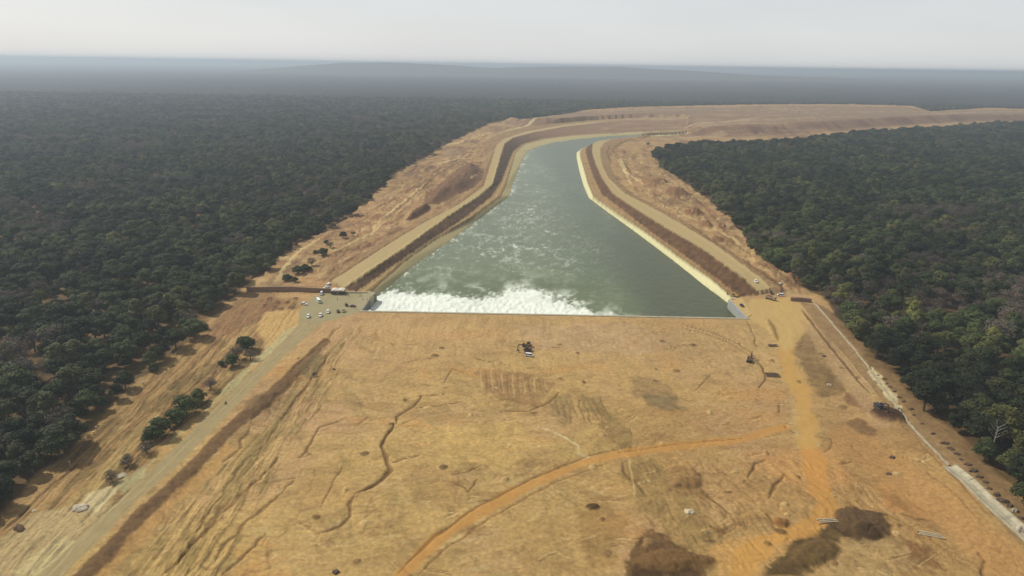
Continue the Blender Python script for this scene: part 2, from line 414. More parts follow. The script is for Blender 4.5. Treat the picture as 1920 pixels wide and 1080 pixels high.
# --- bed: stains and worked patches
for i, (pts, c_, a_) in enumerate([
    ([(1180, 706), (1235, 714), (1268, 735), (1285, 772), (1225, 765), (1182, 735)], S(140, 112, 74), .8),
    ([(1200, 738), (1260, 745), (1280, 770), (1215, 762)], S(112, 98, 68), .6),
    ([(1118, 762), (1158, 778), (1190, 815), (1180, 845), (1150, 828), (1130, 798)], S(138, 112, 66), .8),
    ([(895, 690), (975, 698), (1035, 718), (1005, 762), (960, 757), (915, 738)], S(152, 116, 74), .75),
    ([(1040, 745), (1065, 742), (1078, 790), (1055, 800), (1030, 775)], S(128, 108, 68), .6),
    ([(1080, 735), (1125, 745), (1130, 775), (1100, 770)], S(134, 110, 70), .6),
    ([(1160, 870), (1225, 858), (1290, 920), (1350, 1010), (1400, 1085), (1330, 1085), (1260, 1010), (1200, 950)], S(140, 114, 66), .75),
    ([(1190, 1008), (1220, 990), (1262, 1002), (1300, 1045), (1325, 1085), (1175, 1085), (1180, 1040)], S(104, 76, 44), 1.0),
    ([(1182, 1050), (1250, 1062), (1290, 1055), (1320, 1090), (1175, 1090)], S(78, 56, 32), 1.0),
    ([(1440, 1050), (1475, 1020), (1530, 1000), (1560, 985), (1590, 1000), (1540, 1035), (1505, 1085), (1435, 1085)], S(88, 68, 36), 1.0),
    ([(1565, 960), (1610, 948), (1655, 965), (1672, 990), (1655, 1015), (1630, 1030), (1590, 1005), (1562, 985)], S(84, 62, 38), 1.0),
    ([(1480, 630), (1515, 622), (1550, 650), (1580, 690), (1592, 735), (1560, 720), (1520, 700), (1490, 665)], S(132, 104, 68), .9),
    ([(1510, 690), (1560, 692), (1582, 735), (1545, 745), (1520, 715)], S(122, 96, 62), .8),
    ([(1585, 745), (1605, 724), (1640, 755), (1668, 790), (1650, 795), (1610, 770)], S(124, 88, 62), .9),
    ([(1575, 790), (1605, 780), (1645, 800), (1640, 818), (1592, 806)], S(120, 88, 56), .85),
    ([(1390, 870), (1470, 880), (1520, 930), (1490, 985), (1400, 970), (1350, 920)], S(162, 124, 74), .55),
    ([(1240, 880), (1300, 870), (1330, 900), (1310, 935), (1265, 925)], S(138, 104, 62), .7),
    ([(1100, 930), (1140, 925), (1170, 980), (1160, 1060), (1100, 1060), (1080, 1000)], S(146, 112, 62), .6),
    ([(1600, 1020), (1680, 1010), (1740, 1060), (1700, 1085), (1560, 1085), (1540, 1050)], S(168, 138, 90), .7),
    ([(1700, 1010), (1760, 1030), (1760, 1070), (1720, 1060)], S(124, 84, 48), .8),
    ([(1640, 905), (1690, 912), (1740, 940), (1770, 975), (1720, 975), (1660, 950)], S(174, 122, 68), .7),
    ([(1480, 745), (1500, 760), (1540, 800), (1545, 850), (1500, 840), (1480, 800)], S(186, 160, 108), .5),
    ([(560, 900), (640, 880), (680, 910), (660, 950), (580, 950)], S(168, 130, 78), .5),
    ([(760, 870), (860, 880), (900, 920), (860, 960), (780, 940)], S(166, 128, 78), .45),
    ([(820, 800), (960, 790), (1010, 830), (950, 880), (840, 860)], S(196, 160, 92), .5),
    ([(960, 610), (1180, 605), (1280, 640), (1200, 665), (1010, 655)], S(178, 146, 112), .5),
    ([(1000, 830), (1120, 800), (1160, 850), (1080, 880)], S(178, 148, 88), .5),
    ([(990, 980), (1060, 960), (1080, 1080), (960, 1085)], S(166, 132, 80), .5)]):
    patch(pts, c_, 3.0, 5.5, a_ * .95, seed=100 + i, ns=6, tex=.5)
# striped cuts inside some patches
for i in range(13):
    x0 = 900 + i * 10
    line([(x0, 692 + i * 1.5), (x0 + 4, 748 - abs(i - 6) * 3)], .5, S(134, 98, 58) if i % 2 else S(196, 160, 108), depth=.25, a=.7, seed=200 + i, wob=.6)
for i in range(9):
    line([(1042 + i * 10, 742 + (i * 7) % 11), (1050 + i * 12, 785 + (i * 5) % 13)], .45, S(118, 92, 56), depth=.35, a=.7, seed=220 + i, wob=1)
# --- channels eroded in the bed
for i, (pts, w_, dp) in enumerate([
    ([(842, 738), (790, 742), (776, 760), (746, 780), (740, 796)], .8, 1.5), ([(740, 796), (720, 824), (716, 838), (726, 862), (733, 880), (716, 898), (665, 926)], 1.1, 2.2),
    ([(665, 926), (655, 945), (658, 965), (640, 985), (600, 1000)], .8, 1.1), ([(870, 753), (780, 764)], .5, .7), ([(790, 778), (750, 795)], .4, .5), ([(735, 866), (790, 852)], .5, .7),
    ([(650, 783), (600, 800), (586, 818), (578, 845), (560, 860)], .7, 1.0), ([(1050, 733), (1030, 755), (992, 770), (948, 770)], .7, 1.0),
    ([(895, 895), (877, 925), (870, 915), (850, 905)], .7, .9), ([(905, 870), (870, 885), (840, 890)], .4, .5), ([(820, 675), (790, 672), (760, 680)], .4, .4), ([(890, 674), (930, 680)], .5, .6),
    ([(830, 720), (850, 690), (870, 700)], .5, .6), ([(640, 875), (620, 920), (600, 950)], .4, .5),
    ([(1165, 868), (1170, 890), (1195, 905), (1210, 930)], .8, 1.0), ([(1300, 735), (1320, 715), (1335, 700)], .5, .5),
    ([(1370, 965), (1350, 945), (1325, 925)], .8, 1.0), ([(1330, 985), (1362, 1003)], .8, 1.1), ([(1405, 895), (1415, 870), (1440, 860)], .8, 1.2),
    ([(1440, 935), (1455, 905), (1470, 890), (1500, 905)], .9, 1.4), ([(1435, 960), (1450, 980), (1475, 990)], .7, 1.0), ([(1620, 1000), (1650, 985), (1670, 1005)], .7, .9),
    ([(1545, 850), (1560, 832), (1556, 820)], .5, .7), ([(1530, 818), (1560, 822)], .5, .6), ([(1470, 795), (1490, 812)], .7, 1.0), ([(1462, 775), (1463, 755)], .6, .7),
    ([(1600, 835), (1620, 855)], .7, 1.0), ([(1575, 870), (1600, 866)], .8, 1.1), ([(1660, 890), (1680, 885)], .8, 1.0), ([(1690, 960), (1720, 975), (1760, 978)], .6, .8), ([(1745, 930), (1790, 945)], .5, .6),
    ([(1840, 1080), (1846, 1050), (1830, 1035)], .8, 1.3), ([(1730, 880), (1790, 925), (1850, 990)], .5, .4),
    ([(1400, 602), (1412, 625), (1420, 655)], .6, .7), ([(1500, 645), (1540, 640), (1590, 700)], .5, .5),
    ([(1010, 648), (1040, 652), (1060, 650)], .4, .4), ([(945, 690), (1000, 692)], .3, .3), ([(620, 660), (600, 690), (560, 740), (520, 790)], .7, .9)]):
    line(pts, w_, S(112, 82, 46), depth=dp, a=.8, seed=300 + i, wob=1.2)
line([(1005, 800), (1050, 815), (1085, 836), (1084, 850), (1116, 862)], .5, PALE, a=.9, depth=-.2, seed=3, wob=.8)
line([(1160, 845), (1180, 860), (1190, 935)], .6, S(198, 170, 112), a=.7, seed=4)
# random small ruts and spoil strokes
for i in range(120):
    px = RNG.uniform(470, 1740); py = 615 + 460 * RNG.uniform(0, 1) ** .8
    ang = RNG.choice([RNG.normal(0, .2), RNG.normal(-.6, .25), RNG.normal(.8, .3)], p=[.5, .3, .2]); L_ = RNG.uniform(10, 46) * (.5 + (py - 600) / 480)
    dxp, dyp = math.cos(ang) * L_, math.sin(ang) * L_ * .6; bend = RNG.normal(0, 2.5)
    for q in range(RNG.integers(1, 6)):
        c_ = [S(120, 90, 54), S(204, 174, 120), S(146, 108, 62)][RNG.integers(0, 3)]; o = q * RNG.uniform(2.2, 4.5) * (.5 + (py - 600) / 480); s0 = RNG.uniform(-.2, .2) * L_
        ox, oy = -math.sin(ang) * o + math.cos(ang) * s0, math.cos(ang) * o * .6 + math.sin(ang) * s0 * .6
        line([(px + ox, py + oy), (px + ox + dxp * .5, py + oy + dyp * .5 + bend), (px + ox + dxp, py + oy + dyp)], RNG.uniform(.16, .38), c_, depth=RNG.uniform(.1, .5), a=.65, seed=400 + i * 6 + q, wob=.5)
# --- tracks of orange earth
line([(690, 1140), (750, 1080), (820, 1012), (900, 960), (1000, 905), (1100, 866), (1180, 847), (1300, 833), (1400, 822), (1470, 800)], 3.6, S(188, 138, 78), a=.7, wob=.8, seed=1, taper=False, soft=.35, cls=1)
line([(745, 1075), (815, 1006), (895, 950), (1000, 897), (1100, 855), (1180, 838)], .8, S(140, 100, 54), depth=.8, a=.75, wob=.6, seed=2)
line([(770, 1090), (840, 1025), (915, 975), (1000, 925), (1090, 885), (1160, 862)], .6, S(140, 98, 52), depth=.6, a=.65, wob=1, seed=3)
line([(1150, 850), (1290, 830), (1400, 820)], .5, S(128, 92, 50), depth=.5, a=.7, wob=.5, seed=4, dash=14)
line([(1468, 560), (1470, 610), (1472, 660), (1482, 700), (1508, 745), (1516, 800), (1520, 850)], 6.0, S(190, 150, 88), a=.75, wob=2.5, seed=5, taper=False, soft=.5, cls=1)
line([(1520, 850), (1535, 900), (1550, 950), (1520, 985), (1440, 1015), (1395, 1040), (1390, 1110)], 5.0, S(188, 140, 78), a=.8, wob=2, seed=6, taper=False, soft=.5, cls=1)
patch([(1340, 1085), (1330, 1030), (1400, 1005), (1500, 985), (1480, 1020), (1430, 1060), (1425, 1090)], S(192, 146, 82), 4, 3, .8, seed=15)
patch([(1560, 770), (1620, 810), (1690, 850), (1800, 935), (1920, 1040), (1920, 1085), (1860, 1085), (1760, 985), (1650, 905), (1560, 830)], S(174, 130, 76), 6, 5, .8, seed=16)
patch([(1400, 850), (1560, 840), (1600, 900), (1540, 930), (1430, 880)], S(196, 140, 78), 8, 6, .45, seed=17)
# the pump platform / right yard
patch([(1405, 560), (1480, 556), (1500, 570), (1520, 600), (1500, 640), (1470, 660), (1440, 620), (1402, 596)], S(190, 160, 106), 3, 2, .8, seed=18, cls=2)
patch([(1388, 545), (1400, 562), (1480, 560), (1492, 570), (1445, 540)], S(168, 132, 92), 2, 1.5, .6, seed=24)
patch([(1500, 600), (1540, 620), (1600, 690), (1640, 745), (1680, 800), (1640, 800), (1590, 730), (1540, 670)], S(172, 140, 100), 3, 2, .7, seed=19)
line([(1438, 598), (1450, 615), (1456, 640)], 1.8, S(132, 104, 64), depth=-.8, a=.8, seed=8, wob=1.6)
# curved wheel tracks
for o in (0, 7):
    line([(1288 - o, 611 + o * .6), (1330 - o, 622 + o * .6), (1375 - o, 640 + o * .5), (1409 - o * .6, 662 + o * .5), (1431 - o * .3, 690), (1436 - o * .1, 710), (1422, 727)], .5, S(104, 76, 46), depth=.3, a=.9, wob=.15, seed=9 + o, taper=False)
# damp disc of dumped soil
mound(1664, 778, 7.5, 7.5, 1.6, S(84, 58, 42), seed=9, sharp=4)
mound(1612, 980, 11, 9, 1.5, S(96, 72, 46), seed=19)
mound(1625, 1000, 5, 5, .9, S(78, 58, 36), seed=20)
mound(1530, 1035, 13, 6, 1.2, S(104, 80, 44), rot=.5, seed=21)
mound(1465, 980, 3.2, 3.2, 1.4, S(140, 98, 52), seed=25)
mound(1260, 1052, 14, 6, 1.8, S(112, 82, 46), seed=22)
mound(1290, 905, 7, 5, 1.5, S(136, 102, 60), seed=23)
mound(1112, 950, 3, 2.2, 1.0, S(88, 66, 36), seed=24)
for i in range(70):
    mound(RNG.uniform(520, 1720), 640 + 430 * RNG.random(), RNG.uniform(.8, 2.6), RNG.uniform(.8, 2.2), RNG.uniform(.3, 1.0), [S(140, 108, 66), S(190, 158, 104), S(120, 92, 58)][i % 3], seed=500 + i)

# --- right-hand drain bank
patch([(1500, 566), (1528, 572), (1640, 692), (1700, 768), (1790, 848), (1870, 930), (1960, 1020), (1960, 1060), (1905, 1012), (1810, 908), (1760, 858), (1700, 802), (1640, 737), (1560, 650)], S(146, 116, 80), 1.5, 1, .85, seed=20, tex=.3)
patch([(1528, 566), (1560, 586), (1625, 652), (1700, 722), (1752, 775), (1822, 838), (1900, 918), (2000, 1010), (1960, 1020), (1870, 930), (1790, 850), (1700, 768), (1640, 694)], S(126, 98, 66), 2, 1.5, .85, seed=21, tex=.4)
patch([(1626, 696), (1636, 690), (1680, 742), (1690, 768), (1672, 756), (1648, 726)], PALE * .95, .8, 2.5, .9, seed=26, ns=3, tex=.4)
line([(1500, 575), (1550, 640), (1600, 703), (1632, 738)], 1.0, S(92, 66, 42), depth=1.4, a=.85, seed=10, wob=.4)
line([(1560, 640), (1610, 700), (1650, 745)], .6, S(190, 164, 120), depth=-.5, a=.6, seed=11, wob=.4)
line([(1680, 782), (1740, 845), (1790, 895), (1850, 960)], .5, S(132, 96, 56), depth=.7, a=.6, seed=12, wob=.8)

# ------------------------------------------------------------------ canal banks
ZW = -6.0
LL = [
 [(700, 562), (775, 498), (842, 453), (909, 402), (955, 368), (961, 346), (979, 302), (988, 286), (1003, 277), (1039, 267), (1085, 260.5), (1130, 256.5), (1190, 253), (1280, 249)],
 [(692, 548), (758, 489), (820, 446), (882, 409), (938, 368), (949, 345), (962, 302), (967, 286), (985, 271), (1022, 261), (1077, 254), (1142, 250), (1208, 246), (1290, 242)],
 [(668, 547), (738, 497), (803, 453), (864, 413), (920, 370), (940, 340), (955, 301), (962, 284), (980, 269.5), (1018, 259), (1075, 252), (1140, 248), (1206, 244.5), (1288, 240.5)],
 [(645, 539), (710, 496), (770, 455), (835, 407), (888, 373), (922, 346), (938, 291), (946, 269), (962, 258), (1000, 248), (1060, 237), (1124, 230), (1200, 226), (1290, 224)],
 [(620, 526), (680, 488), (735, 452), (795, 416), (860, 382), (906, 349), (923, 295), (931, 272), (945, 260), (985, 247), (1058, 234), (1124, 227), (1200, 222), (1290, 220)]]
RR = [
 [(1368, 570), (1320, 535), (1258, 485), (1186, 431), (1140, 398), (1104, 371), (1093, 345), (1086, 320), (1081, 296), (1081, 286), (1088, 281), (1110, 276), (1150, 269), (1210, 263), (1290, 258)],
 [(1375, 556), (1335, 522), (1270, 477), (1204, 429), (1154, 396), (1114, 368), (1103, 342), (1095, 314), (1088, 292), (1087, 283), (1094, 277), (1115, 268.5), (1152, 261), (1205, 255), (1288, 251)],
 [(1387, 557), (1352, 528), (1288, 482), (1216, 431), (1170, 396), (1129, 365), (1113, 333), (1104, 307), (1099, 289), (1098, 281), (1101, 275.5), (1119, 266), (1155, 259), (1206, 253.5), (1288, 250)],
 [(1424, 546), (1385, 514), (1320, 468), (1243, 423), (1192, 391), (1151, 364), (1131, 336), (1119, 310), (1112, 290), (1110, 278), (1112, 268.5), (1130, 260.5), (1160, 255), (1200, 250), (1286, 247)],
 [(1446, 541), (1409, 509), (1343, 461), (1275, 419), (1216, 386), (1170, 362), (1140, 334), (1129, 311), (1125, 293), (1125, 279), (1134, 267), (1150, 259.5), (1172, 254.5), (1208, 249), (1290, 245.5)]]
ZS = [ZW, -1.2, 0.0]
ZCL = [2.0, 3.8, 3.8, 4.2, 4.5, 4.5, 7, 8, 8, 8, 8, 10, 12, 15]; ZCR = [2.5, 4.5, 5, 4.5, 4.5, 4.5, 5, 5, 5, 5, 5, 5, 5, 5, 5]
ZL = [np.full(14, z) for z in ZS] + [np.array(ZCL, float)] * 2; ZR = [np.full(15, z) for z in ZS] + [np.array(ZCR, float)] * 2
LW = [np.array([at(p[0], p[1], z[i]) for i, p in enumerate(ln)]) for ln, z in zip(LL, ZL)]
RW = [np.array([at(p[0], p[1], z[i]) for i, p in enumerate(ln)]) for ln, z in zip(RR, ZR)]
sill_a = at(679, 583); sill_b = at(1402, 597)
CANAL = np.vstack([[sill_a], [at(688, 570)], [at(697, 557)], [at(705, 551)], LW[0], RW[0][::-1], [at(1367, 562.5)], [at(1383, 579)], [sill_b]])

def offset_out(W, sg, dist):
    t_ = np.gradient(W, axis=0); t_ /= np.linalg.norm(t_, axis=1)[:, None] + 1e-9
    d = np.stack([-t_[:, 1], t_[:, 0]], 1) * sg
    return W + d * dist
def relax(W):
    W = W.copy(); W[1:-1] = W[1:-1] * .5 + (W[2:] + W[:-2]) * .25; return W

# plateau of the far excavation
PLAT = [(1005, 224), (1095, 212), (1200, 205), (1450, 200), (1700, 203), (1745, 213), (1850, 207), (1990, 209), (1990, 216), (1800, 217), (1700, 221), (1620, 225), (1450, 236), (1340, 241), (1310, 232), (1290, 219), (1200, 219), (1124, 224)]
Pp = GL(PLAT, 16.0)
kk = bb(Pp, 120); xx, yy = X[kk], Y[kk]
dd = sdist(xx, yy, Pp) + 12 * fbm(xx / 60, yy / 60, 61, 3)
Z[kk] += 18 * sstep(-85, 5, dd) * (1 + .06 * fbm(xx / 40, yy / 40, 62, 3))
mixc(kk, sstep(-95, -60, dd) * .95, S(136, 104, 80))
mixc(kk, sstep(-10, 10, dd) * (.6 + .4 * fbm(xx / 120, yy / 50, 63, 4)), S(146, 120, 94))
mixc(kk, sstep(-90, -60, dd) * sstep(5, -10, dd) * sstep(-.1, .35, fbm((xx) / 13, yy / 200, 64, 3)) * .85, S(112, 78, 60))
for i, pts in enumerate([[(1250, 238), (1400, 231), (1500, 225), (1620, 222)], [(1300, 232), (1350, 234), (1420, 226)], [(1700, 219), (1800, 215), (1930, 211)], [(1560, 214), (1700, 213), (1860, 209)], [(1120, 213), (1200, 210), (1330, 209)], [(1440, 199), (1560, 200)]]):
    line(pts, 9, S(196, 170, 136), a=.75, z=14, seed=30 + i, wob=6)
for i, pts in enumerate([[(1000, 222), (1090, 218), (1120, 214)], [(918, 252), (960, 240), (1010, 230), (1050, 221)], [(940, 250), (985, 243), (1060, 235), (1130, 230)], [(930, 262), (940, 252), (905, 232), (990, 222)]][:3]):
    line(pts, 5, S(206, 186, 142), a=.85, z=6, seed=36 + i, wob=3)

def bank(W, flip, seed):
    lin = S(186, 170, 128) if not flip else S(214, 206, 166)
    sg = -1 if flip else 1; ZZ = ZR if flip else ZL
    toe = offset_out(W[4], sg, np.interp(W[4][:, 1], [500, 1200, 1700], [9, 14, 45])[:, None])
    toe2 = offset_out(W[0], -sg, 3.0)
    fill_strip(W[4], toe, ZZ[4], np.minimum(np.interp(W[4][:, 1], [1000, 1300, 1700], [3, 4, 14]), ZZ[4]), S(150, 118, 80), 0, .5, seed + 4, .7)
    fill_strip(W[3], W[4], ZZ[3], ZZ[4], S(178, 156, 116), 1, .07, seed + 3, .1)
    fill_strip(W[2], W[3], ZZ[2], ZZ[3], S(88, 66, 48) if not flip else S(98, 72, 50), 3, .75, seed + 2, 1.3)
    fill_strip(W[1], W[2], ZZ[1], ZZ[2], S(160, 130, 92), 3, .45, seed + 1, .5)
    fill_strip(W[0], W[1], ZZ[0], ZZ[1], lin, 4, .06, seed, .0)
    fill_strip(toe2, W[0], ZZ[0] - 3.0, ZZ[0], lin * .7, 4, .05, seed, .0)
kin = bb(CANAL, 1); m_ = inside(X[kin], Y[kin], CANAL)
kin = kin[m_]
Z[kin] = -11.0; CLS[kin] = 6; ground_col[kin] = S(90, 90, 70)
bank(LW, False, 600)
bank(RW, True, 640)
def wline(P, wid, col, a=.9, dz=0.0, wob=.3, seed=0):
    k = bb(P, wid * 3 + 2); x, y = X[k], Y[k]
    d, arc, s_, L = chain(x + wob * fbm(x / 5, y / 5, seed, 3), y + wob * fbm(x / 5, y / 5, seed + 9, 3), P)
    m = (1 - sstep(wid * .6, wid * 1.3, d)) * sstep(1500, 1150, y); dz = dz * sstep(1300, 900, y)
    mixc(k, m * a, col); Z[k] += dz * np.exp(-(d / wid) ** 2)
wline(LW[1], .9, S(110, 84, 54), .8, -.5); wline(RW[1], 1.0, S(96, 76, 46), .85, -.6)
wline(LW[3], 1.1, S(204, 184, 132), .7, .6, 1.5, 3); wline(LW[4], 1.0, S(120, 90, 60), .7, -.5, 1.0, 4)
wline(RW[3], 1.0, S(196, 170, 122), .5, .5, 1.5, 5); wline(RW[4], 1.3, S(190, 166, 116), .5, .4, 1.5, 6)
wline((LW[1] + LW[2]) / 2, .8, S(196, 170, 124), .6, .2, 1.5, 7)
wline((RW[3] * .5 + RW[4] * .5), .9, S(170, 142, 100), .6, 0, .6, 8)
wline((RW[2] * .3 + RW[3] * .7), 2.2, S(96, 66, 48), .55, .2, 2.5, 9)
wline((RW[1] * .5 + RW[2] * .5), .7, S(140, 104, 70), .6, 0, 1.5, 19)

kk = np.nonzero((CLS > 0) & (CLS < 4) & (Y > 1350) & (Y < 2600))[0]
mixc(kk, sstep(1400, 1750, Y[kk]) * .8 * (CLS[kk] == 3), S(146, 116, 92)); mixc(kk, sstep(150, 330, X[kk]) * .9, S(150, 122, 96))
_ks = np.array([sill_a, sill_b]); kk = bb(_ks, 14); d, a_, s_, L_ = chain(X[kk], Y[kk], _ks)
Z[kk] = np.where(CLS[kk] == 6, Z[kk], Z[kk] * sstep(3, 12, d))
streaky([(640, 520), (760, 425), (900, 340), (920, 260), (1010, 228), (900, 245), (800, 300), (700, 375), (560, 480), (500, 530)], [S(104, 74, 50), S(200, 166, 116), S(126, 84, 58)], (560, 520), (860, 300), .5, 40, 3.2, 1300, .8, 8, .08, warp=6)
streaky([(1140, 280), (1215, 290), (1300, 360), (1400, 450), (1520, 560), (1450, 540), (1280, 410), (1180, 360)], [S(108, 78, 52), S(206, 174, 124), S(130, 92, 62)], (1190, 320), (1480, 540), .5, 34, 3.0, 1320, .8, 6, .08, warp=6)
# --- spoil mounds and ruts beside the canal
bigm = [(793, 388), (800, 366), (830, 345), (865, 314), (893, 312), (908, 325), (905, 342), (885, 358), (850, 374), (822, 388)]
patch(bigm, S(116, 84, 60), 4, 3, .95, dz=9.0, feather=22, seed=33, tex=.15)
patch([(758, 418), (775, 398), (800, 388), (809, 391), (806, 400), (785, 412), (768, 420)], S(92, 58, 40), 2, 1, .95, dz=4.5, feather=7, seed=34)
for i, (px, py, rx, ry, h, c_) in enumerate([
    (1268, 368, 20, 22, 9, S(132, 96, 68)), (1225, 345, 22, 22, 6, S(150, 112, 78)), (1300, 404, 12, 16, 5, S(128, 88, 60)), (1320, 425, 8, 16, 4, S(138, 100, 66)),
    (1200, 318, 20, 30, 4, S(160, 124, 84)), (1345, 455, 6, 14, 3, S(136, 100, 66)), (1490, 522, 6, 8, 2.5, S(140, 92, 60)), (1240, 300, 16, 30, 4, S(150, 118, 84)),
    (850, 288, 24, 50, 5, S(156, 124, 94)), (790, 318, 26, 22, 5, S(150, 118, 88)), (880, 268, 18, 40, 5, S(150, 120, 92)), (740, 345, 14, 20, 3, S(158, 124, 88)),
    (960, 228, 30, 60, 8, S(158, 126, 98)), (700, 412, 12, 14, 2.5, S(152, 116, 80)), (655, 428, 8, 10, 2, S(146, 112, 80)), (1160, 285, 12, 30, 3, S(160, 122, 82))]):
    mound(px, py, rx, ry, h, c_, seed=700 + i, sharp=.6)
for i, (pts, w_) in enumerate([
    ([(590, 530), (620, 516), (634, 508)], 1.2), ([(560, 478), (620, 482), (660, 472), (710, 462)], 1.4), ([(660, 478), (720, 448), (760, 432)], 1.4), ([(620, 500), (680, 462), (715, 447)], 1.0),
    ([(700, 430), (740, 422), (765, 424)], 1.4), ([(640, 455), (700, 445), (750, 440)], .9), ([(740, 400), (800, 350), (830, 320)], 1.1), ([(690, 400), (740, 380), (790, 345)], 1.2),
    ([(812, 400), (830, 398), (870, 380), (905, 352), (922, 300), (930, 272)], 1.0), ([(760, 330), (800, 310), (850, 300), (905, 296)], 2.0), ([(800, 300), (850, 280), (910, 268)], 2.5),
    ([(1165, 300), (1180, 320), (1190, 345)], 1.5), ([(1145, 275), (1138, 290), (1150, 310)], 1.5), ([(1300, 370), (1330, 400), (1360, 440), (1400, 480)], 1.2), ([(1250, 400), (1300, 430), (1370, 480), (1440, 525), (1480, 545)], 1.0), ([(1200, 380), (1260, 395), (1290, 400)], 1.2),
    ([(1390, 490), (1430, 515), (1480, 545)], 1.2), ([(1280, 380), (1310, 372), (1330, 380)], 1.2), ([(1420, 500), (1450, 510), (1500, 540)], 1.4)]):
    line(pts, w_, S(112, 74, 46), depth=1.6, a=.75, seed=740 + i, wob=2.2)
for i, (pts, w_) in enumerate([
    ([(760, 262 + 20), (830, 275), (905, 262)], 4), ([(815, 312), (860, 300), (905, 300)], 3), ([(845, 275), (905, 255), (925, 250)], 3.5), ([(1163, 300), (1172, 325), (1200, 345), (1205, 350)], 2.2), ([(1165, 298), (1160, 305), (1185, 350)], 1.5),
    ([(1230, 385), (1270, 400), (1330, 430)], 1.2), ([(1335, 432), (1375, 452), (1390, 465)], 2.0), ([(515, 530), (540, 500), (560, 478), (610, 446)], 1.6), ([(690, 440), (740, 395), (790, 355), (800, 345)], 1.8), ([(640, 470), (700, 440), (720, 420)], 1.5)]):
    line(pts, w_, S(210, 184, 130), depth=-.4, a=.8, seed=770 + i, wob=2.5)
for i in range(150):   # pale scattered cuttings and rubble on the spoil
    if i % 2: px, py = RNG.uniform(1150, 1250), RNG.uniform(268, 350)
    else:
        t = RNG.random(); px = 1215 + 270 * t + RNG.normal(0, 9); py = 325 + 195 * t + RNG.normal(0, 9)
    line([(px, py), (px + RNG.uniform(3, 12), py + RNG.normal(0, 2))], RNG.uniform(.6, 1.5), [S(210, 188, 142), S(128, 96, 62)][RNG.integers(0, 2)], a=.75, depth=RNG.choice([-.8, .5]), seed=800 + i, wob=2)
for i in range(120):
    t = RNG.random(); px = 620 + 290 * t + RNG.normal(0, 22); py = 470 - 185 * t + RNG.normal(0, 14)
    line([(px, py), (px + RNG.uniform(6, 26), py - RNG.uniform(0, 12))], RNG.uniform(.5, 1.6), [S(204, 174, 122), S(126, 88, 58), S(164, 110, 76)][RNG.integers(0, 3)], a=.7, depth=RNG.choice([-.6, .7]), seed=960 + i, wob=2)
streaky([(1110, 204), (1560, 198), (1560, 250), (1230, 262), (1120, 248)], [S(120, 94, 74), S(186, 158, 124), S(134, 98, 76)], (1130, 236), (1450, 226), .5, 150, 9, 1400, .0, 25, .0, z=8, warp=20)
mound(1663, 779, 7.0, 7.0, 1.2, S(74, 50, 38), seed=9, sharp=5)
# broad tonal drifts; dusty, slightly greyer than wet earth
gk = np.nonzero((CLS == 0) & (Y < 2600))[0]
ground_col[gk] *= (1 + .13 * fbm(X[gk] / 55 + 3, Y[gk] / 40, 1501, 3) + .06 * fbm(X[gk] / 9, Y[gk] / 9, 1502, 3))[:, None]
lum = ground_col[gk].mean(1)[:, None]; ground_col[gk] = ground_col[gk] * .88 + lum * np.array([1.12, 1.0, .84]) * .12
# far canopy begins where single trees are no longer told apart
far_f = sstep(2900, 3100, Y) * (CLS == 5)

# ------------------------------------------------------------------ split the sheet into objects
def make_mat(name):
    m = bpy.data.materials.new(name); m.use_nodes = True
    b = m.node_tree.nodes["Principled BSDF"]
    return m, m.node_tree, b
def ground_mat(name, rough=.95, bump=.4, bscale=.6, var=.26):
    m, t, b = make_mat(name)
    at_ = t.nodes.new("ShaderNodeAttribute"); at_.attribute_name = "tint"
    tc = t.nodes.new("ShaderNodeTexCoord")
    n = t.nodes.new("ShaderNodeTexNoise"); n.inputs["Scale"].default_value = bscale; n.inputs["Detail"].default_value = 6; n.inputs["Roughness"].default_value = .65
    t.links.new(tc.outputs["Object"], n.inputs["Vector"])
    mr = t.nodes.new("ShaderNodeMapRange"); mr.inputs[1].default_value = .3; mr.inputs[2].default_value = .7; mr.inputs[3].default_value = 1 - var; mr.inputs[4].default_value = 1 + var
    t.links.new(n.outputs[0], mr.inputs[0])
    mx = t.nodes.new("ShaderNodeVectorMath"); mx.operation = 'SCALE'
    t.links.new(at_.outputs["Color"], mx.inputs[0]); t.links.new(mr.outputs[0], mx.inputs["Scale"])
    t.links.new(mx.outputs[0], b.inputs["Base Color"])
    b.inputs["Roughness"].default_value = rough
    b.inputs["Specular IOR Level"].default_value = .15
    bp = t.nodes.new("ShaderNodeBump"); bp.inputs["Strength"].default_value = bump; bp.inputs["Distance"].default_value = .5
    t.links.new(n.outputs[0], bp.inputs["Height"]); t.links.new(bp.outputs[0], b.inputs["Normal"])
    return m

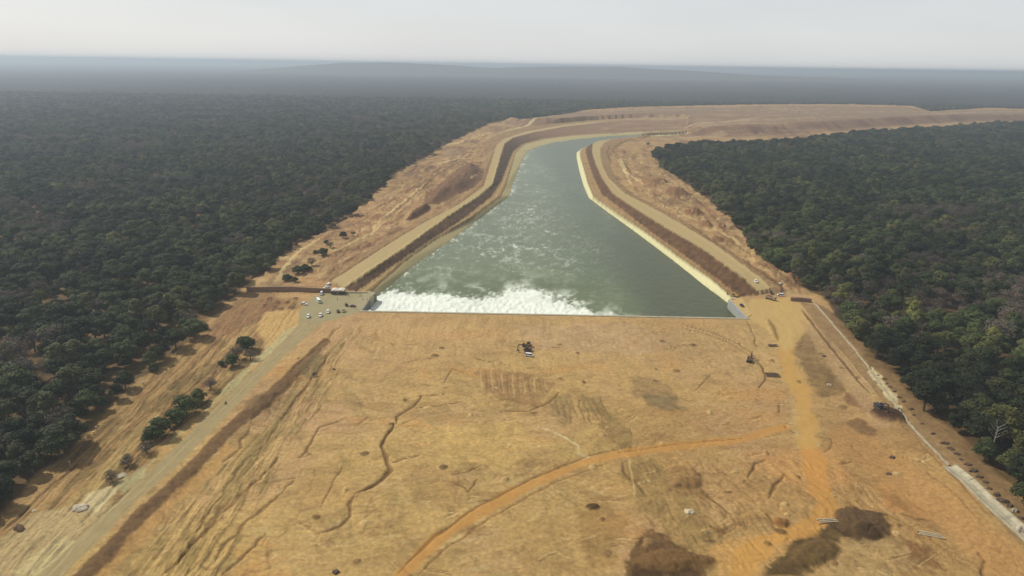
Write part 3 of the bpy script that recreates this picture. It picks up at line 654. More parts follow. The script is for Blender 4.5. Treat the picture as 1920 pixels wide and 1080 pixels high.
KALB = np.array([.87, .88, .785])     # display colour -> albedo
jj, ii = np.meshgrid(np.arange(NR - 1), np.arange(NC - 1), indexing='ij')
v0 = (jj * NC + ii).ravel()
QUADS = np.stack([v0, v0 + 1, v0 + NC + 1, v0 + NC], -1)
QC = CLS[v0]
def sheet(name, quads, mat, zz=None, col=None, kind='structure', smooth=True):
    used, inv = np.unique(quads, return_inverse=True)
    inv = inv.reshape(quads.shape)
    me = bpy.data.meshes.new(name)
    me.vertices.add(len(used)); me.loops.add(inv.size); me.polygons.add(len(inv))
    co = np.stack([X[used], Y[used], (Z if zz is None else zz)[used]], -1).astype(np.float32)
    me.vertices.foreach_set("co", co.ravel())
    me.loops.foreach_set("vertex_index", inv.ravel().astype(np.int32))
    me.polygons.foreach_set("loop_start", (np.arange(len(inv)) * 4).astype(np.int32))
    me.polygons.foreach_set("use_smooth", np.full(len(inv), smooth))
    me.update(calc_edges=True)
    ca = me.attributes.new("tint", 'FLOAT_COLOR', 'POINT')
    cc = (ground_col if col is None else col)[used] * (KALB if col is None else 1.0)
    ca.data.foreach_set("color", np.concatenate([np.clip(cc, 0, .9), np.ones((len(used), 1))], 1).astype(np.float32).ravel())
    me.materials.append(mat)
    o = bpy.data.objects.new(name, me); COL.objects.link(o)
    if kind: o["kind"] = kind
    return o
gm = ground_mat("earth"); rm_ = ground_mat("road_earth", bump=.12, var=.07); cm_ = ground_mat("lining_concrete", bump=.08, var=.08, rough=.85)
sheet("ground", QUADS[(QC == 0)], gm)
sheet("road", QUADS[QC == 1], rm_)
sheet("paved_yard", QUADS[QC == 2], rm_)
sheet("canal_bank", QUADS[QC == 3], gm)
sheet("canal_lining", QUADS[QC == 4], cm_)
sheet("forest_floor", QUADS[QC == 5], gm)
sheet("canal_bed", QUADS[QC == 6], gm)
def ground_z(x, y):
    """height of the built sheet"""
    j = int(np.clip(np.searchsorted(rowy, y) - 1, 0, NR - 2))
    def rowz(jr):
        hw = rowy[jr] * spread[jr]
        t = (x / hw + 1.18) / 2.36 * (NC - 1)
        i = int(np.clip(math.floor(t), 0, NC - 2)); f = t - i
        return Z[jr * NC + i] * (1 - f) + Z[jr * NC + i + 1] * f
    f = (y - rowy[j]) / (rowy[j + 1] - rowy[j])
    return float(rowz(j) * (1 - f) + rowz(j + 1) * f)
# ------------------------------------------------------------------ water
zw = np.full(N, ZW)
wm = np.zeros(N, bool)
kk = bb(CANAL, 8)
wm[kk] = sdist(X[kk], Y[kk], CANAL) > -3.0
wm &= (Z < ZW + 3.5)
sd = sill_b - sill_a; sl_len = np.linalg.norm(sd); su = sd / sl_len; sn = np.array([-su[1], su[0]])
k = np.nonzero(wm)[0]
u_ = (X[k] - sill_a[0]) * su[0] + (Y[k] - sill_a[1]) * su[1]
v_ = (X[k] - sill_a[0]) * sn[0] + (Y[k] - sill_a[1]) * sn[1]
# reach of the white water along the sill: 0..fl
ux = np.array([-20, 10, 36, 70, 96, 113, 130, 143, 153, 160, 300])
rv = np.array([70, 72, 66, 62, 72, 80, 64, 54, 40, 14, -25])
reach = np.interp(u_, ux, rv)
nn = fbm(X[k] / 14, Y[k] / 20, 41, 5, .62); nf = fbm(X[k] / 2.2, Y[k] / 3.5, 42, 4, .6)
lim = reach + 20 * nn + 10 * nf + 7 * fbm(X[k] / 5, Y[k] / 14, 49, 3)
foam = sstep(-4, 18, lim - v_ + 9 * nf)
# patches of broken foam further on
tail = np.exp(-np.clip(v_ - reach, 0, 1e9) / 22) * (u_ < 190)
wxx = X[k] + 9 * fbm(X[k] / 22, Y[k] / 22, 43, 3); wyy = Y[k] + 14 * fbm(X[k] / 22, Y[k] / 22, 44, 3)
rid = 1 - np.abs(fbm(wxx / 11, wyy / 26, 45, 4, .6)) * 2
foam = np.maximum(foam, tail * sstep(.25, .8, rid * .6 + nn * .5) * .75)
left_b = chain(X[k], Y[k], LW[0])[0]
edgef = sstep(12, 0, left_b) * sstep(0.05, .5, nf + nn * .5) * .8
midw = sstep(80, 160, v_) * sstep(1700, 700, v_) * (1 - sstep(-10, 70, u_ - 130 + (v_ - 100) * .02))
str_ = sstep(.74, .98, rid) * sstep(-.35, .35, fbm(wxx / 40, wyy / 60, 46, 3)) * .34 + sstep(.16, .5, fbm(wxx / 5, wyy / 3.2, 47, 5, .7)) * .55 * sstep(-.5, .3, nn)
foam = np.maximum(foam, np.maximum(edgef, str_ * (0.25 + .75 * midw) * (u_ < 210 + 0 * v_) ))
calm = sstep(175, 215, u_ + 12 * nn) * sstep(380, 200, v_)
foam *= 1 - .9 * calm
zw[k] += 1.1 * foam * sstep(60, 20, v_ - reach * .2) * (.5 + nf) + .16 * fbm(X[k] / 5, Y[k] / 5, 48, 3)
# the fall comes off the sill
zw[k] += 4.0 * sstep(16, 2, v_) * sstep(0, 6, reach) * (1 + .25 * nf)
base_w = S(98, 110, 72)[None] * (1 + .10 * nn)[:, None]
churn = np.clip(sstep(150, 20, v_ - reach) * (1 - calm), 0, 1)[:, None] * (.6 + .4 * nn)[:, None]
base_w = base_w * (1 - churn * .6) + S(146, 160, 110) * churn * .6
base_w = base_w * (1 - (midw * .45)[:, None]) + S(152, 162, 126) * (midw * .45)[:, None]
base_w = base_w * (1 - (calm * .6)[:, None]) + S(82, 86, 54) * (calm * .6)[:, None]
water_col = np.zeros((N, 3)); foam_a = np.zeros(N)
fcl = np.clip(foam, 0, 1)[:, None]
water_col[k] = (base_w * .62) * (1 - fcl) + np.array([.72, .76, .67]) * (1 + .16 * nf + .1 * nn)[:, None] * fcl
foam_a[k] = fcl[:, 0]
m, t, b = make_mat("canal_water")
a1 = t.nodes.new("ShaderNodeAttribute"); a1.attribute_name = "tint"
a2 = t.nodes.new("ShaderNodeAttribute"); a2.attribute_name = "foam"
t.links.new(a1.outputs["Color"], b.inputs["Base Color"])
mr = t.nodes.new("ShaderNodeMapRange"); mr.inputs[3].default_value = .28; mr.inputs[4].default_value = .9
t.links.new(a2.outputs["Fac"], mr.inputs[0]); t.links.new(mr.outputs[0], b.inputs["Roughness"])
b.inputs["IOR"].default_value = 1.33; b.inputs['Specular IOR Level'].default_value = .32
tc = t.nodes.new("ShaderNodeTexCoord"); nz = t.nodes.new("ShaderNodeTexNoise"); nz.inputs["Scale"].default_value = .35; nz.inputs["Detail"].default_value = 5
t.links.new(tc.outputs["Object"], nz.inputs["Vector"])
bp = t.nodes.new("ShaderNodeBump"); bp.inputs["Strength"].default_value = .35; bp.inputs["Distance"].default_value = .5
t.links.new(nz.outputs[0], bp.inputs["Height"]); t.links.new(bp.outputs[0], b.inputs["Normal"])
sel = wm[QUADS].all(1)
wo = sheet("water", QUADS[sel], m, zz=zw, col=water_col)
used = np.unique(QUADS[sel])
fa = wo.data.attributes.new("foam", 'FLOAT', 'POINT'); fa.data.foreach_set("value", foam_a[used].astype(np.float32))

# ------------------------------------------------------------------ materials and mesh builders for things
def mat(name, col, rough=.6, metal=0.0, var=.12, scale=1.5, bump=.0):
    m, t, b = make_mat(name)
    tc = t.nodes.new("ShaderNodeTexCoord")
    n = t.nodes.new("ShaderNodeTexNoise"); n.inputs["Scale"].default_value = scale; n.inputs["Detail"].default_value = 5
    t.links.new(tc.outputs["Object"], n.inputs["Vector"])
    r = t.nodes.new("ShaderNodeValToRGB")
    c = np.array(col)
    r.color_ramp.elements[0].position = .3; r.color_ramp.elements[1].position = .7
    r.color_ramp.elements[0].color = (*np.clip(c * (1 - var), 0, 1), 1); r.color_ramp.elements[1].color = (*np.clip(c * (1 + var), 0, 1), 1)
    t.links.new(n.outputs[0], r.inputs[0]); t.links.new(r.outputs[0], b.inputs["Base Color"])
    b.inputs["Roughness"].default_value = rough; b.inputs["Metallic"].default_value = metal
    if bump:
        bp = t.nodes.new("ShaderNodeBump"); bp.inputs["Strength"].default_value = bump
        t.links.new(n.outputs[0], bp.inputs["Height"]); t.links.new(bp.outputs[0], b.inputs["Normal"])
    return m
MT = dict(
    white=mat("white_paint", (.8, .8, .78), .35, var=.04), glass=mat("dark_glass", (.02, .025, .03), .12), tyre=mat("tyre_rubber", (.025, .025, .025), .9),
    maroon=mat("maroon_paint", (.09, .035, .03), .4), brown=mat("brown_paint", (.10, .06, .035), .4), black=mat("black_paint", (.03, .03, .03), .4), yellow=mat("machine_yellow", (.42, .26, .05), .5),
    steel=mat("dark_steel", (.06, .055, .05), .6), conc=mat("concrete", (.42, .41, .36), .9, var=.15, scale=.4, bump=.2), pale=mat("pale_concrete", (.36, .32, .215), .9, var=.22, scale=.35, bump=.2),
    grey=mat("smooth_concrete", (.30, .31, .29), .85, var=.06, scale=.2), wallb=mat("brown_block", (.24, .155, .10), .95, var=.2, scale=.8, bump=.3), soil=mat("dark_soil", (.10, .065, .04), 1, var=.3, scale=1.2, bump=.5),
    dgrey=mat("shaded_concrete", (.12, .125, .11), .9, var=.15, scale=.3), yard=mat("yard_concrete", tuple(S(157, 146, 116) * KALB), .9, var=.05, scale=.3), earth=mat("packed_earth", tuple(S(190, 160, 106) * KALB), .95, var=.08, scale=.3),  # dgrey: concrete darkened to carry the left wing wall's shade
    tan=mat("dusty_tan_paint", (.34, .26, .15), .6), skin=mat("skin", (.22, .12, .08), .6), shirt=mat("white_shirt", (.6, .6, .58), .9), dshirt=mat("dark_clothes", (.05, .05, .07), .9), trous=mat("trousers", (.07, .06, .06), .9),
    red=mat("red_shirt", (.30, .06, .04), .9), hair=mat("hair", (.015, .012, .01), .8), tin=mat("dusty_tin", (.62, .56, .46), .6, var=.15), rock=mat("rock", (.42, .36, .26), .95, var=.2, scale=.6, bump=.4), pipe=mat("rusty_pipe", (.15, .10, .06), .8),
    sand=mat("pale_spoil", (.5, .42, .27), 1, var=.15))

def link(name, me, m, parent=None):
    if m is not None: me.materials.append(m)
    o = bpy.data.objects.new(name, me); COL.objects.link(o)
    if parent is not None: o.parent = parent
    return o
def bm_obj(name, bm, m, parent=None, smooth=False):
    me = bpy.data.meshes.new(name); bm.to_mesh(me); bm.free()
    if smooth:
        for p in me.polygons: p.use_smooth = True
    return link(name, me, m, parent)
def tag(o, label, cat, group=None):
    o["label"] = label; o["category"] = cat
    if group: o["group"] = group
    return o
def thing(name, label, cat, loc=(0, 0, 0), rz=0.0, group=None):
    o = bpy.data.objects.new(name, None); COL.objects.link(o); o.empty_display_size = .5
    o.location = loc; o.rotation_euler = (0, 0, rz)
    return tag(o, label, cat, group)
def dup(root, loc, rz, label=None, sc_=None):
    r = root.copy(); COL.objects.link(r); r.location = loc; r.rotation_euler = (0, 0, rz)
    if sc_: r.scale = (sc_,) * 3
    if label: r["label"] = label
    for ch in root.children:
        c = ch.copy(); COL.objects.link(c); c.parent = r
        for g in ch.children:
            d = g.copy(); COL.objects.link(d); d.parent = c
    return r
def box(bm, x0, x1, y0, y1, z0, z1, top=1.0, ty=None, sx=0.0):
    """box with tapered top"""
    ty = top if ty is None else ty
    cx, cy = (x0 + x1) / 2, (y0 + y1) / 2
    vs = [bm.verts.new(p) for p in ((x0, y0, z0), (x1, y0, z0), (x1, y1, z0), (x0, y1, z0))]
    vt = [bm.verts.new((cx + (p[0] - cx) * top + sx, cy + (p[1] - cy) * ty, z1)) for p in ((x0, y0), (x1, y0), (x1, y1), (x0, y1))]
    bm.faces.new(vs[::-1]); bm.faces.new(vt)
    for i in range(4): bm.faces.new((vs[i], vs[(i + 1) % 4], vt[(i + 1) % 4], vt[i]))
    return vs + vt
def tube(bm, a, b, r0, r1=None, n=8):
    r1 = r0 if r1 is None else r1
    a = Vector(a); b = Vector(b); d = (b - a).normalized()
    u = d.orthogonal().normalized(); v = d.cross(u)
    A = [bm.verts.new(a + (u * math.cos(t) + v * math.sin(t)) * r0) for t in np.linspace(0, 2 * math.pi, n, endpoint=False)]
    B = [bm.verts.new(b + (u * math.cos(t) + v * math.sin(t)) * r1) for t in np.linspace(0, 2 * math.pi, n, endpoint=False)]
    for i in range(n): bm.faces.new((A[i], A[(i + 1) % n], B[(i + 1) % n], B[i]))
    bm.faces.new(A[::-1]); bm.faces.new(B)
def prism(bm, prof, y0, y1):
    """profile in x,z extruded along y"""
    A = [bm.verts.new((p[0], y0, p[1])) for p in prof]; B = [bm.verts.new((p[0], y1, p[1])) for p in prof]
    n = len(prof)
    for i in range(n): bm.faces.new((A[i], A[(i + 1) % n], B[(i + 1) % n], B[i]))
    bm.faces.new(A[::-1]); bm.faces.new(B)
def bev(bm, w_=.06):
    bmesh.ops.recalc_face_normals(bm, faces=bm.faces)
    bmesh.ops.bevel(bm, geom=list(bm.edges), offset=w_, segments=2, affect='EDGES')
def wheels(t, xs, half, r=.36, w_=.24):
    for x in xs:
        for s in (-1, 1):
            bm = bmesh.new(); tube(bm, (0, -w_ / 2, 0), (0, w_ / 2, 0), r, n=14)
            o = bm_obj("wheel", bm, MT['tyre'], t); o.location = (x, s * half, r)
            bm = bmesh.new(); tube(bm, (0, -w_ / 2 - .02, 0), (0, w_ / 2 + .02, 0), r * .55, n=10)
            bm_obj("rim", bm, MT['steel'], o)
def lamps(t, x, z, half, m='white'):
    for s in (-1, 1):
        bm = bmesh.new(); box(bm, x - .04, x + .04, s * half - .15, s * half + .15, z - .08, z + .08)
        bm_obj("headlight", bm, MT['tin'], t)

def P3(px, py, dz=0.0):
    p = G(px, py)
    z = ground_z(p[0], p[1])
    p = at(px, py, z)
    return (p[0], p[1], ground_z(p[0], p[1]) + dz)

def car(label, loc, rz, body='white', kind='suv', name='parked_car', cat='car', group=None):
    t = thing(name, label, cat, loc, rz, group)
    bm = bmesh.new()
    if kind == 'suv':
        prof = [(-2.25, .35), (2.2, .35), (2.3, .75), (2.15, 1.0), (1.05, 1.12), (-2.2, 1.12), (-2.3, .7)]
        roof = (-2.0, .55, 1.12, 1.80)
    elif kind == 'sedan':
        prof = [(-2.15, .32), (2.1, .32), (2.2, .65), (2.0, .88), (.9, 1.0), (-1.6, 1.0), (-2.15, .9)]
        roof = (-1.35, .85, 1.0, 1.45)
    else:
        prof = [(-2.4, .4), (2.35, .4), (2.45, .8), (2.2, 1.15), (1.6, 1.25), (-2.4, 1.25)]
        roof = (-2.35, 1.5, 1.25, 2.05)
    prism(bm, prof, -.9, .9); bev(bm, .05); bm_obj("body", bm, MT[body], t)
    x0, x1, z0, z1 = roof
    bm = bmesh.new(); box(bm, x0, x1 + .25, -.82, .82, z0 - .02, z1 - .06, .84, .86); bm_obj("window", bm, MT['glass'], t)
    bm = bmesh.new(); cx = (x0 + x1 + .25) / 2; hw = (x1 + .25 - x0) / 2 * .86
    box(bm, cx - hw, cx + hw, -.74, .74, z1 - .08, z1 + .03, .94, .92); bm_obj("roof", bm, MT[body], t)
    wheels(t, (-1.4, 1.4), .82)
    lamps(t, prof[2][0] - .02, .8, .62)
    return t
def minibus(label, loc, rz):
    t = thing("minibus", label, "minibus", loc, rz)
    bm = bmesh.new(); box(bm, -3.6, 3.5, -1.05, 1.05, .4, 1.45, 1.0, .98); bev(bm, .07); bm_obj("body", bm, MT['white'], t)
    bm = bmesh.new(); box(bm, -3.5, 3.4, -1.0, 1.0, 1.43, 2.15, .96, .94); bm_obj("window", bm, MT['glass'], t)
    bm = bmesh.new(); box(bm, -3.45, 3.3, -.98, .98, 2.12, 2.45, .95, .88); bev(bm, .06); bm_obj("roof", bm, MT['white'], t)
    wheels(t, (-2.2, 2.3), .95, .42); lamps(t, 3.52, .85, .75)
    return t
def dump_truck(label, loc, rz):
    t = thing("dump_truck", label, "truck", loc, rz)
    bm = bmesh.new(); box(bm, -3.8, 3.6, -.55, .55, .7, 1.05); bm_obj("chassis", bm, MT['steel'], t)
    bm = bmesh.new(); box(bm, -3.9, 1.5, -1.2, 1.2, 1.15, 2.5, 1.04, 1.06); bm_obj("tipper_bed", bm, MT['tan'], t)
    bm = bmesh.new(); box(bm, -3.6, 1.2, -1.05, 1.05, 2.45, 3.0, .5, .5); bm_obj("load", bm, MT['soil'], t)
    bm = bmesh.new(); box(bm, 1.75, 3.8, -1.15, 1.15, .75, 2.75, .9, .96, -.1); bev(bm, .06); c = bm_obj("cab", bm, MT['tan'], t)
    bm = bmesh.new(); box(bm, 2.2, 3.82, -1.0, 1.0, 1.75, 2.45, .97, 1.0, -.03); bm_obj("windscreen", bm, MT['glass'], c)
    wheels(t, (-2.9, -1.6, 2.7), 1.05, .52, .35)
    return t
def excavator(label, loc, rz, body='yellow', aim=.5):
    t = thing("excavator", label, "excavator", loc, rz)
    for s in (-1, 1):
        bm = bmesh.new(); prism(bm, [(-2.1, .1), (-1.8, 0), (1.8, 0), (2.1, .1), (2.25, .5), (1.9, .9), (-1.9, .9), (-2.25, .5)], s * 1.25 - .32, s * 1.25 + .32)
        bm_obj("track", bm, MT['steel'], t)
    bm = bmesh.new(); tube(bm, (0, 0, .5), (0, 0, 1.15), .8, n=14); box(bm, -1.2, 1.2, -1.0, 1.0, .4, .75); bm_obj("undercarriage", bm, MT['steel'], t)
    bm = bmesh.new(); prism(bm, [(-2.4, 1.15), (1.4, 1.15), (1.4, 1.6), (-.4, 1.95), (-2.2, 2.1), (-2.5, 1.7)], -1.3, 1.3); bev(bm, .06); bm_obj("body", bm, MT[body], t)
    bm = bmesh.new(); box(bm, -.3, 1.45, .35, 1.3, 1.5, 3.0, .85, .92); c = bm_obj("cab", bm, MT[body], t)
    bm = bmesh.new(); box(bm, -.1, 1.5, .3, 1.36, 1.95, 2.75, .9, .95); bm_obj("window", bm, MT['glass'], c)
    bm = bmesh.new(); prism(bm, [(1.1, 1.4), (1.3, 1.2), (3.6, 4.0), (5.6, 4.1), (5.6, 4.5), (3.4, 4.55)], -.45, -.05); bm_obj("boom", bm, MT[body], t)
    bm = bmesh.new(); prism(bm, [(5.2, 4.7), (5.7, 4.6), (6.2, 1.5), (5.9, 1.4)], -.40, -.10); a_ = bm_obj("arm", bm, MT[body], t)
    bm = bmesh.new(); prism(bm, [(6.3, 1.7), (6.4, .9), (5.7, .4), (5.0, .6), (4.9, .9), (5.7, 1.0)], -.8, .3); bm_obj("bucket", bm, MT['steel'], a_)
    return t
def bulldozer(label, loc, rz):
    t = thing("bulldozer", label, "bulldozer", loc, rz)
    for s in (-1, 1):
        bm = bmesh.new(); prism(bm, [(-2.0, .1), (-1.7, 0), (1.7, 0), (2.0, .1), (2.2, .6), (1.7, 1.1), (-1.7, 1.1), (-2.2, .6)], s * 1.15 - .3, s * 1.15 + .3)
        bm_obj("track", bm, MT['steel'], t)
    bm = bmesh.new(); box(bm, -1.8, 2.0, -.8, .8, .6, 1.9, .95); bev(bm, .06); bm_obj("body", bm, MT['yellow'], t)
    bm = bmesh.new(); box(bm, -1.6, .1, -.85, .85, 1.88, 2.7, .9); c = bm_obj("cab", bm, MT['glass'], t)
    bm = bmesh.new(); box(bm, -1.8, .3, -1.0, 1.0, 2.68, 2.85, .95); bm_obj("roof", bm, MT['black'], c)
    bm = bmesh.new(); prism(bm, [(2.7, .1), (2.95, .05), (2.75, .7), (2.95, 1.4), (2.75, 1.45), (2.55, .7)], -1.9, 1.9); bl = bm_obj("blade", bm, MT['steel'], t)
    for s in (-1, 1):
        bm = bmesh.new(); tube(bm, (.2, s * 1.55, .6), (2.65, s * 1.55, .5), .12); bm_obj("push_arm", bm, MT['steel'], bl)
    bm = bmesh.new(); tube(bm, (-1.8, 0, .8), (-2.9, 0, 1.0), .14, .1); tube(bm, (-2.8, 0, 1.1), (-3.0, 0, .15), .16, .06); bm_obj("ripper", bm, MT['steel'], t)
    return t
# --- people: one skinned body each
def person(label, loc, rz, shirt='shirt', pose=0, group=None, seat=0.0):
    t = thing("person", label, "person", loc, rz, group)
    st = .14 if pose == 1 else .05
    if pose == 2:   # riding: seated, arms forward
        J = [(0, 0, .95), (.04, 0, 1.2), (.10, 0, 1.45), (.12, 0, 1.56), (.14, 0, 1.66), (.16, 0, 1.76),
             (.10, .19, 1.42), (.32, .25, 1.22), (.52, .28, 1.10), (.10, -.19, 1.42), (.32, -.25, 1.22), (.52, -.28, 1.10),
             (.0, .11, .92), (.42, .17, .88), (.30, .17, .42), (.42, .17, .36), (.0, -.11, .92), (.42, -.17, .88), (.30, -.17, .42), (.42, -.17, .36)]
    else:
        J = [(0, 0, .95), (0, 0, 1.15), (0, 0, 1.42), (0, 0, 1.52), (0, 0, 1.60), (.01, 0, 1.70),
             (0, .20, 1.40), (-st, .25, 1.14), (-st + .08, .25, .90), (0, -.20, 1.40), (st, -.25, 1.14), (st + .10, -.25, .90),
             (0, .10, .88), (st, .11, .48), (st, .12, .08), (st + .17, .12, .05), (0, -.10, .88), (-st, -.11, .48), (-st - .04, -.12, .08), (-st + .13, -.12, .05)]
    E = [(0, 1), (1, 2), (2, 3), (3, 4), (4, 5), (2, 6), (6, 7), (7, 8), (2, 9), (9, 10), (10, 11), (0, 12), (12, 13), (13, 14), (14, 15), (0, 16), (16, 17), (17, 18), (18, 19)]
    Rr = [.15, .14, .16, .06, .095, .10, .08, .05, .035, .08, .05, .035, .10, .07, .045, .04, .10, .07, .045, .04]
    me = bpy.data.meshes.new("body"); me.from_pydata([Vector(p) for p in J], E, [])
    o = link("body", me, MT['skin'], t)
    sk = o.modifiers.new("skin", 'SKIN'); ly = me.skin_vertices[0] if me.skin_vertices else None
    if ly is None:
        bm = bmesh.new(); bm.from_mesh(me); bm.verts.layers.skin.verify(); bm.to_mesh(me); bm.free(); ly = me.skin_vertices[0]
    for i, r in enumerate(Rr): ly.data[i].radius = (r, r)
    ly.data[0].use_root = True
    sb = o.modifiers.new("sub", 'SUBSURF'); sb.levels = 1; sb.render_levels = 1
    # clothes: shirt and trousers follow the same bones, a little wider
    def cloth(name, ids, grow, m):
        mp = {i: n for n, i in enumerate(ids)}
        me = bpy.data.meshes.new(name); me.from_pydata([Vector(J[i]) for i in ids], [(mp[a], mp[b_]) for a, b_ in E if a in mp and b_ in mp], [])
        c = link(name, me, m, t); c.modifiers.new("skin", 'SKIN')
        if not me.skin_vertices:
            bm = bmesh.new(); bm.from_mesh(me); bm.verts.layers.skin.verify(); bm.to_mesh(me); bm.free()
        for n, i in enumerate(ids): me.skin_vertices[0].data[n].radius = (Rr[i] + grow,) * 2
        me.skin_vertices[0].data[0].use_root = True
        s = c.modifiers.new("sub", 'SUBSURF'); s.levels = 1; s.render_levels = 1
    cloth("shirt", [1, 2, 6, 7, 9, 10], .03, MT[shirt])
    cloth("trousers", [0, 12, 13, 14, 16, 17, 18], .025, MT['trous'])
    bm = bmesh.new(); bmesh.ops.create_uvsphere(bm, u_segments=10, v_segments=6, radius=.115, matrix=Matrix.Translation((J[5][0] - .02, 0, J[5][2] + .03)))
    bm_obj("hair", bm, MT['hair'], t, True)
    return t
def motorcycle(label, loc, rz):
    t = thing("motorcycle", label, "motorcycle", loc, rz)
    for x in (-.65, .65):
        bm = bmesh.new(); bmesh.ops.create_circle(bm, segments=18, radius=.3)
        bm.free(); bm = bmesh.new(); tube(bm, (0, -.06, 0), (0, .06, 0), .31, n=16); o = bm_obj("wheel", bm, MT['tyre'], t); o.location = (x, 0, .31)
    bm = bmesh.new(); tube(bm, (-.65, 0, .31), (.1, 0, .5), .06); tube(bm, (.1, 0, .5), (.45, 0, .9), .06); tube(bm, (.65, 0, .31), (.42, 0, 1.0), .04); bm_obj("frame", bm, MT['steel'], t)
    bm = bmesh.new(); box(bm, -.05, .4, -.14, .14, .62, .86, .8); bev(bm, .03); bm_obj("tank", bm, MT['maroon'], t)
    bm = bmesh.new(); box(bm, -.75, .0, -.13, .13, .72, .84); bm_obj("seat", bm, MT['black'], t)
    bm = bmesh.new(); tube(bm, (.42, -.33, 1.05), (.42, .33, 1.05), .025); bm_obj("handlebar", bm, MT['steel'], t)
    return t

def yaw(px0, py0, px1, py1):
    a = G(px0, py0); b_ = G(px1, py1); d = b_ - a
    return math.atan2(d[1], d[0])
CG = "vehicles parked on the concrete yard"
car("white car parked at the top of the ramp, farthest of the three beside the shed", P3(617, 530.5), yaw(612, 539, 617, 531), 'white', 'suv', group=CG)
car("white car at the ramp, middle one of the three left of the shed", P3(615, 535.5), yaw(612, 541, 616, 534) + .2, 'white', 'suv', group=CG)
car("white sedan nearest the brown wall, at the ramp's foot", P3(612, 540), yaw(620, 539, 610, 541), 'white', 'sedan', group=CG)
car("white van driving just in front of the brown wall, dark windows", P3(603, 552), yaw(605, 545, 600, 562), 'white', 'van', name='van', cat='van', group=CG)
minibus("long white minibus standing at the yard's left side", P3(597.5, 566), yaw(592, 561, 601, 572))
car("white car with dark underside parked on the sand left of the yard", P3(570.5, 571.5), yaw(564, 571, 577, 573), 'white', 'suv', group=CG)
car("white off-roader nearest the haul road, leftmost in the front row", P3(578, 595), yaw(579, 589, 575, 600), 'white', 'suv', group=CG)
car("small white car at the yard's lower edge, between two other white cars", P3(601, 593), yaw(602, 587, 599, 599), 'white', 'suv', group=CG)
car("white hatchback on the yard, right-hand one of the three white front cars", P3(615, 586.5), yaw(615, 580, 614, 592), 'white', 'suv', group=CG)
car("small maroon car beside the white car with dark bonnet", P3(634, 585), yaw(633, 580, 635, 590), 'maroon', 'sedan', group=CG)
car("white car with brown dusty body, rightmost in the front row", P3(644, 584.5), yaw(644, 579, 645, 590), 'tan', 'suv', group=CG)
car("dark brown off-roader standing upright on the yard near the wing wall", P3(649.5, 573), yaw(653, 578, 647, 567), 'brown', 'suv', group=CG)
car("long dark maroon car parked nearest the white water", P3(662, 575.5), yaw(656, 575, 670, 577), 'maroon', 'sedan', group=CG)
for i, (px, py, s_, lab) in enumerate([
    (654, 556, 'dshirt', "person in dark clothes standing at the far rim of the yard"), (633, 563.5, 'dshirt', "person walking alone across the middle of the yard"),
    (680.5, 564, 'dshirt', "person in dark shirt near the corner of the left wing wall"), (689, 564, 'red', "person in red shirt looking over the left wing wall"),
    (693.5, 558, 'shirt', "person in white shirt by the far end of the left wing wall"), (675, 557, 'shirt', "person in white shirt left of a pair at the yard's rim"),
    (678, 557.5, 'dshirt', "person in dark shirt, right one of a pair at the yard's rim"), (691, 567, 'dshirt', "person in dark shirt nearest the foam on the left wing wall")]):
    person(lab, P3(px, py), random.uniform(-3, 3), s_, 1 if i in (1,) else 0, "people on the yard")
car("white car driving on the right bank road above the canal", P3(1417.5, 527), yaw(1405, 515, 1425, 532), 'white', 'suv', name='car')
dump_truck("dusty tan dump truck loaded with soil at the right yard's far edge", P3(1445, 562), yaw(1436, 559, 1455, 564))
car("white pickup-like van parked between the dump truck and the brown barrier", P3(1463.5, 555), yaw(1470, 555, 1457, 554), 'white', 'van', name='van', cat='van')
car("small black and white car just behind the tan dump truck", P3(1446.5, 549.5), yaw(1445, 545, 1448, 553), 'black', 'suv')
dt = car("dark jeep with tan hood standing on the right wing wall's edge", P3(1391, 575), yaw(1385, 571, 1397, 580), 'black', 'suv')
excavator("small dusty excavator at the far corner of the right wing wall", P3(1378, 557), 2.4)
excavator("dark excavator beside the curved wheel tracks on the bed", P3(1405, 678), yaw(1405, 678, 1412, 662), 'brown')
excavator("black excavator digging beside the round damp soil dump", P3(1647, 768), yaw(1647, 768, 1665, 778), 'black')
bulldozer("yellow bulldozer working on the bed behind the white pickup, farthest machine", P3(989, 649), 2.8)
excavator("dark excavator between the bulldozer and the white pickup on the bed", P3(989, 658), 3.4, 'brown')
car("white pickup standing alone on the dry bed before two machines", P3(992, 668), yaw(985, 667, 999, 669), 'white', 'van', name='pickup_truck', cat='pickup truck')
car("tiny white vehicle on the distant excavated plateau", P3(1498, 211), 0, 'white', 'van', name='van', cat='van').scale = (2, 2, 2)
car("white car on the big spoil mound left of the canal", P3(872, 310), .4, 'white', 'suv', name='car')
mc = P3(423, 757)
motorcycle("motorcycle riding up the left haul road", mc, yaw(423, 757, 408, 773))
person("person in white shirt riding the motorcycle on the haul road", (mc[0] - .25 * math.cos(yaw(423, 757, 408, 773)), mc[1] - .25 * math.sin(yaw(423, 757, 408, 773)), mc[2] - .12), yaw(423, 757, 408, 773), 'shirt', 2)
